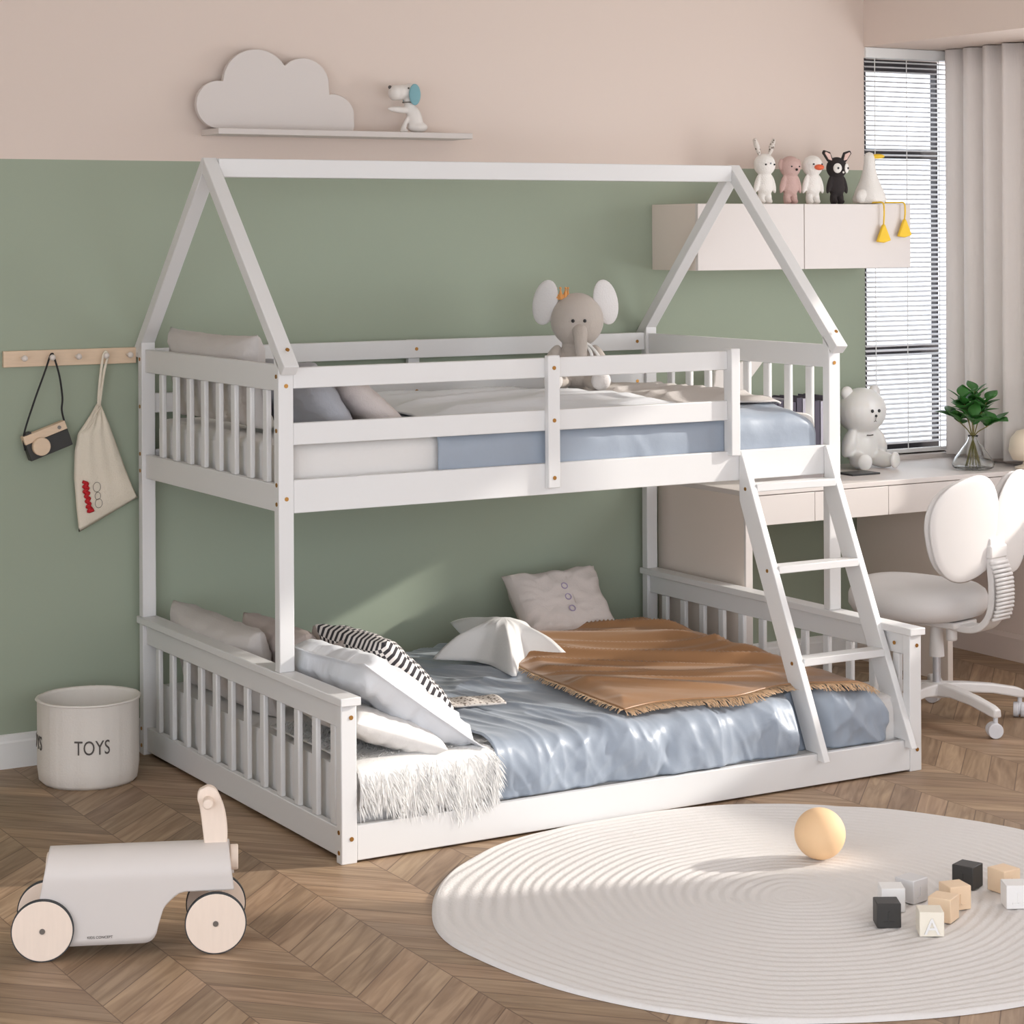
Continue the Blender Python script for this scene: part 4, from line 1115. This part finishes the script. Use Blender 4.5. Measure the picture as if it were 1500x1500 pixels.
# winged backrest
def back_shape(side, off, th, sc=1.0, zc=.685):
    bm = nb()
    return bm
YB = .205
for s in (-1, 1):
    bm = nb(); nn = 64; cx = s*.142; zc = .700; tilt = R(s*16)
    # pad (front) and shell (back) of one wing
    for (hw, hh, y0, y1, m, nm) in ((.155,.170,-.030,.004,CHAIRF,'back_cushion'), (.163,.178,.004,.022,CHAIRW,'back_shell')):
        bm = nb(); layers = []
        for (q, yy) in ((0,y0-.006),(.55,y0-.004),(.85,y0+.002),(.97,y0+.012),(1.0,(y0+y1)/2+.004),(.97,y1-.002),(.85,y1),(.5,y1+.002),(0,y1+.003)):
            row = []
            for k in range(nn):
                a = 2*PI*k/nn; c, sn = math.cos(a), math.sin(a); rr = (abs(c)**2.5+abs(sn)**2.5)**(-1/2.5)
                lx, lz = hw*rr*c*q, hh*rr*sn*q
                x = cx+lx*math.cos(tilt)+lz*math.sin(tilt); z = zc-lx*math.sin(tilt)+lz*math.cos(tilt)
                y = YB+yy-(abs(x)/.3)**2*.055+(z-.5)*.10
                row.append(bm.verts.new((x, y, z)))
            layers.append(row)
        for i in range(len(layers)-1):
            for k in range(nn): bm.faces.new((layers[i][k], layers[i][(k+1) % nn], layers[i+1][(k+1) % nn], layers[i+1][k]))
        bmesh.ops.remove_doubles(bm, verts=bm.verts, dist=.0005)
        part(ch, nm, bm, m, smooth=True)
# ribbed spine
sp = smooth_path([(0,.235,.66),(0,.238,.60),(0,.248,.50),(0,.244,.42),(0,.215,.365),(0,.16,.340),(0,.06,.345)], 7)
bm = nb(); hw = .045; th = .012
rg = []
for i, p in enumerate(sp):
    t = (sp[min(i+1, len(sp)-1)]-sp[max(i-1, 0)]).normalized(); n = Vector((0, -t.z, t.y))
    rg.append([bm.verts.new(p+Vector((a*hw,0,0))+n*b*th) for a, b in ((-1,-1),(1,-1),(1,1),(-1,1))])
for i in range(len(rg)-1):
    for j in range(4): bm.faces.new((rg[i][j], rg[i][(j+1) % 4], rg[i+1][(j+1) % 4], rg[i+1][j]))
bm.faces.new(rg[0]); bm.faces.new(rg[-1])
spn = part(ch, 'back_support', bm, CHAIRW, bevel=.004)
bm = nb()
for i in range(15):
    z = .575-i*.0135; q = min(sp, key=lambda p: abs(p.z-z)+(0 if p.y > .19 else 9))
    cyl(bm, (-.050, q.y+.012+.004*min(i, 4), z), (.050, q.y+.012+.004*min(i, 4), z), .0062, seg=12)
part(spn, 'ribs', bm, CHAIRW, smooth=True)
bm = nb(); box(bm, -.05, .05, .205, .255, .590, .635); part(ch, 'back_bracket', bm, CHAIRW, bevel=.006)

# sage green box seen at the frame edge
bm = nb(); box(bm, XR-.030, XR-.001, .68, 1.115, .425, .60)
single('pinboard', bm, SAGE, 'sage green padded panel on the right wall below the desk line', 'panel', (XR-.0155, .9, .425), bevel=.004)

# ------------------------------------------------------------------ light, world, camera
w = bpy.data.worlds.new('w'); SC.world = w; w.use_nodes = True
bg = w.node_tree.nodes['Background']; bg.inputs[0].default_value = (.93, .97, 1.04, 1); bg.inputs[1].default_value = 1.3
su = bpy.data.lights.new('sun', 'SUN'); su.energy = 2.0; su.angle = R(1.6); su.color = (1, .95, .88)
so_ = bpy.data.objects.new('sun', su); COL.objects.link(so_)
dv = Vector((-1, .334, -.42)).normalized(); so_.rotation_euler = dv.to_track_quat('-Z', 'Y').to_euler()
so_.location = (6, -2, 3)
# daylight entering by the room's big right-hand window and the open side behind the viewer
al = bpy.data.lights.new('window_daylight', 'AREA'); al.shape = 'RECTANGLE'; al.size = 2.2; al.size_y = 1.25; al.energy = 18; al.color = (1, .97, .94)
ao = bpy.data.objects.new('window_daylight', al); COL.objects.link(ao); ao.location = (XR+.14, -.5, 1.63); ao.rotation_euler = Vector((-1,0,0)).to_track_quat('-Z', 'Z').to_euler()

cam = bpy.data.cameras.new('camera'); co = bpy.data.objects.new('camera', cam); COL.objects.link(co); SC.camera = co
cam.sensor_width = 36; cam.lens = 3227.944/1500*36; cam.shift_x = 0; cam.shift_y = -(750-344.78)/1500; cam.clip_start = .05; cam.clip_end = 200
az = 59.66926
co.matrix_world = Matrix.Translation((-2.59273, -5.35674, 1.69475)) @ Matrix.Rotation(R(az-90), 4, 'Z') @ Matrix.Rotation(R(90), 4, 'X') @ Matrix.Rotation(-.0052135, 4, 'Z')
SC.view_settings.view_transform = 'Standard'; SC.view_settings.look = 'None'; SC.view_settings.gamma = 1; SC.view_settings.exposure = .95
SC.view_settings.use_curve_mapping = False
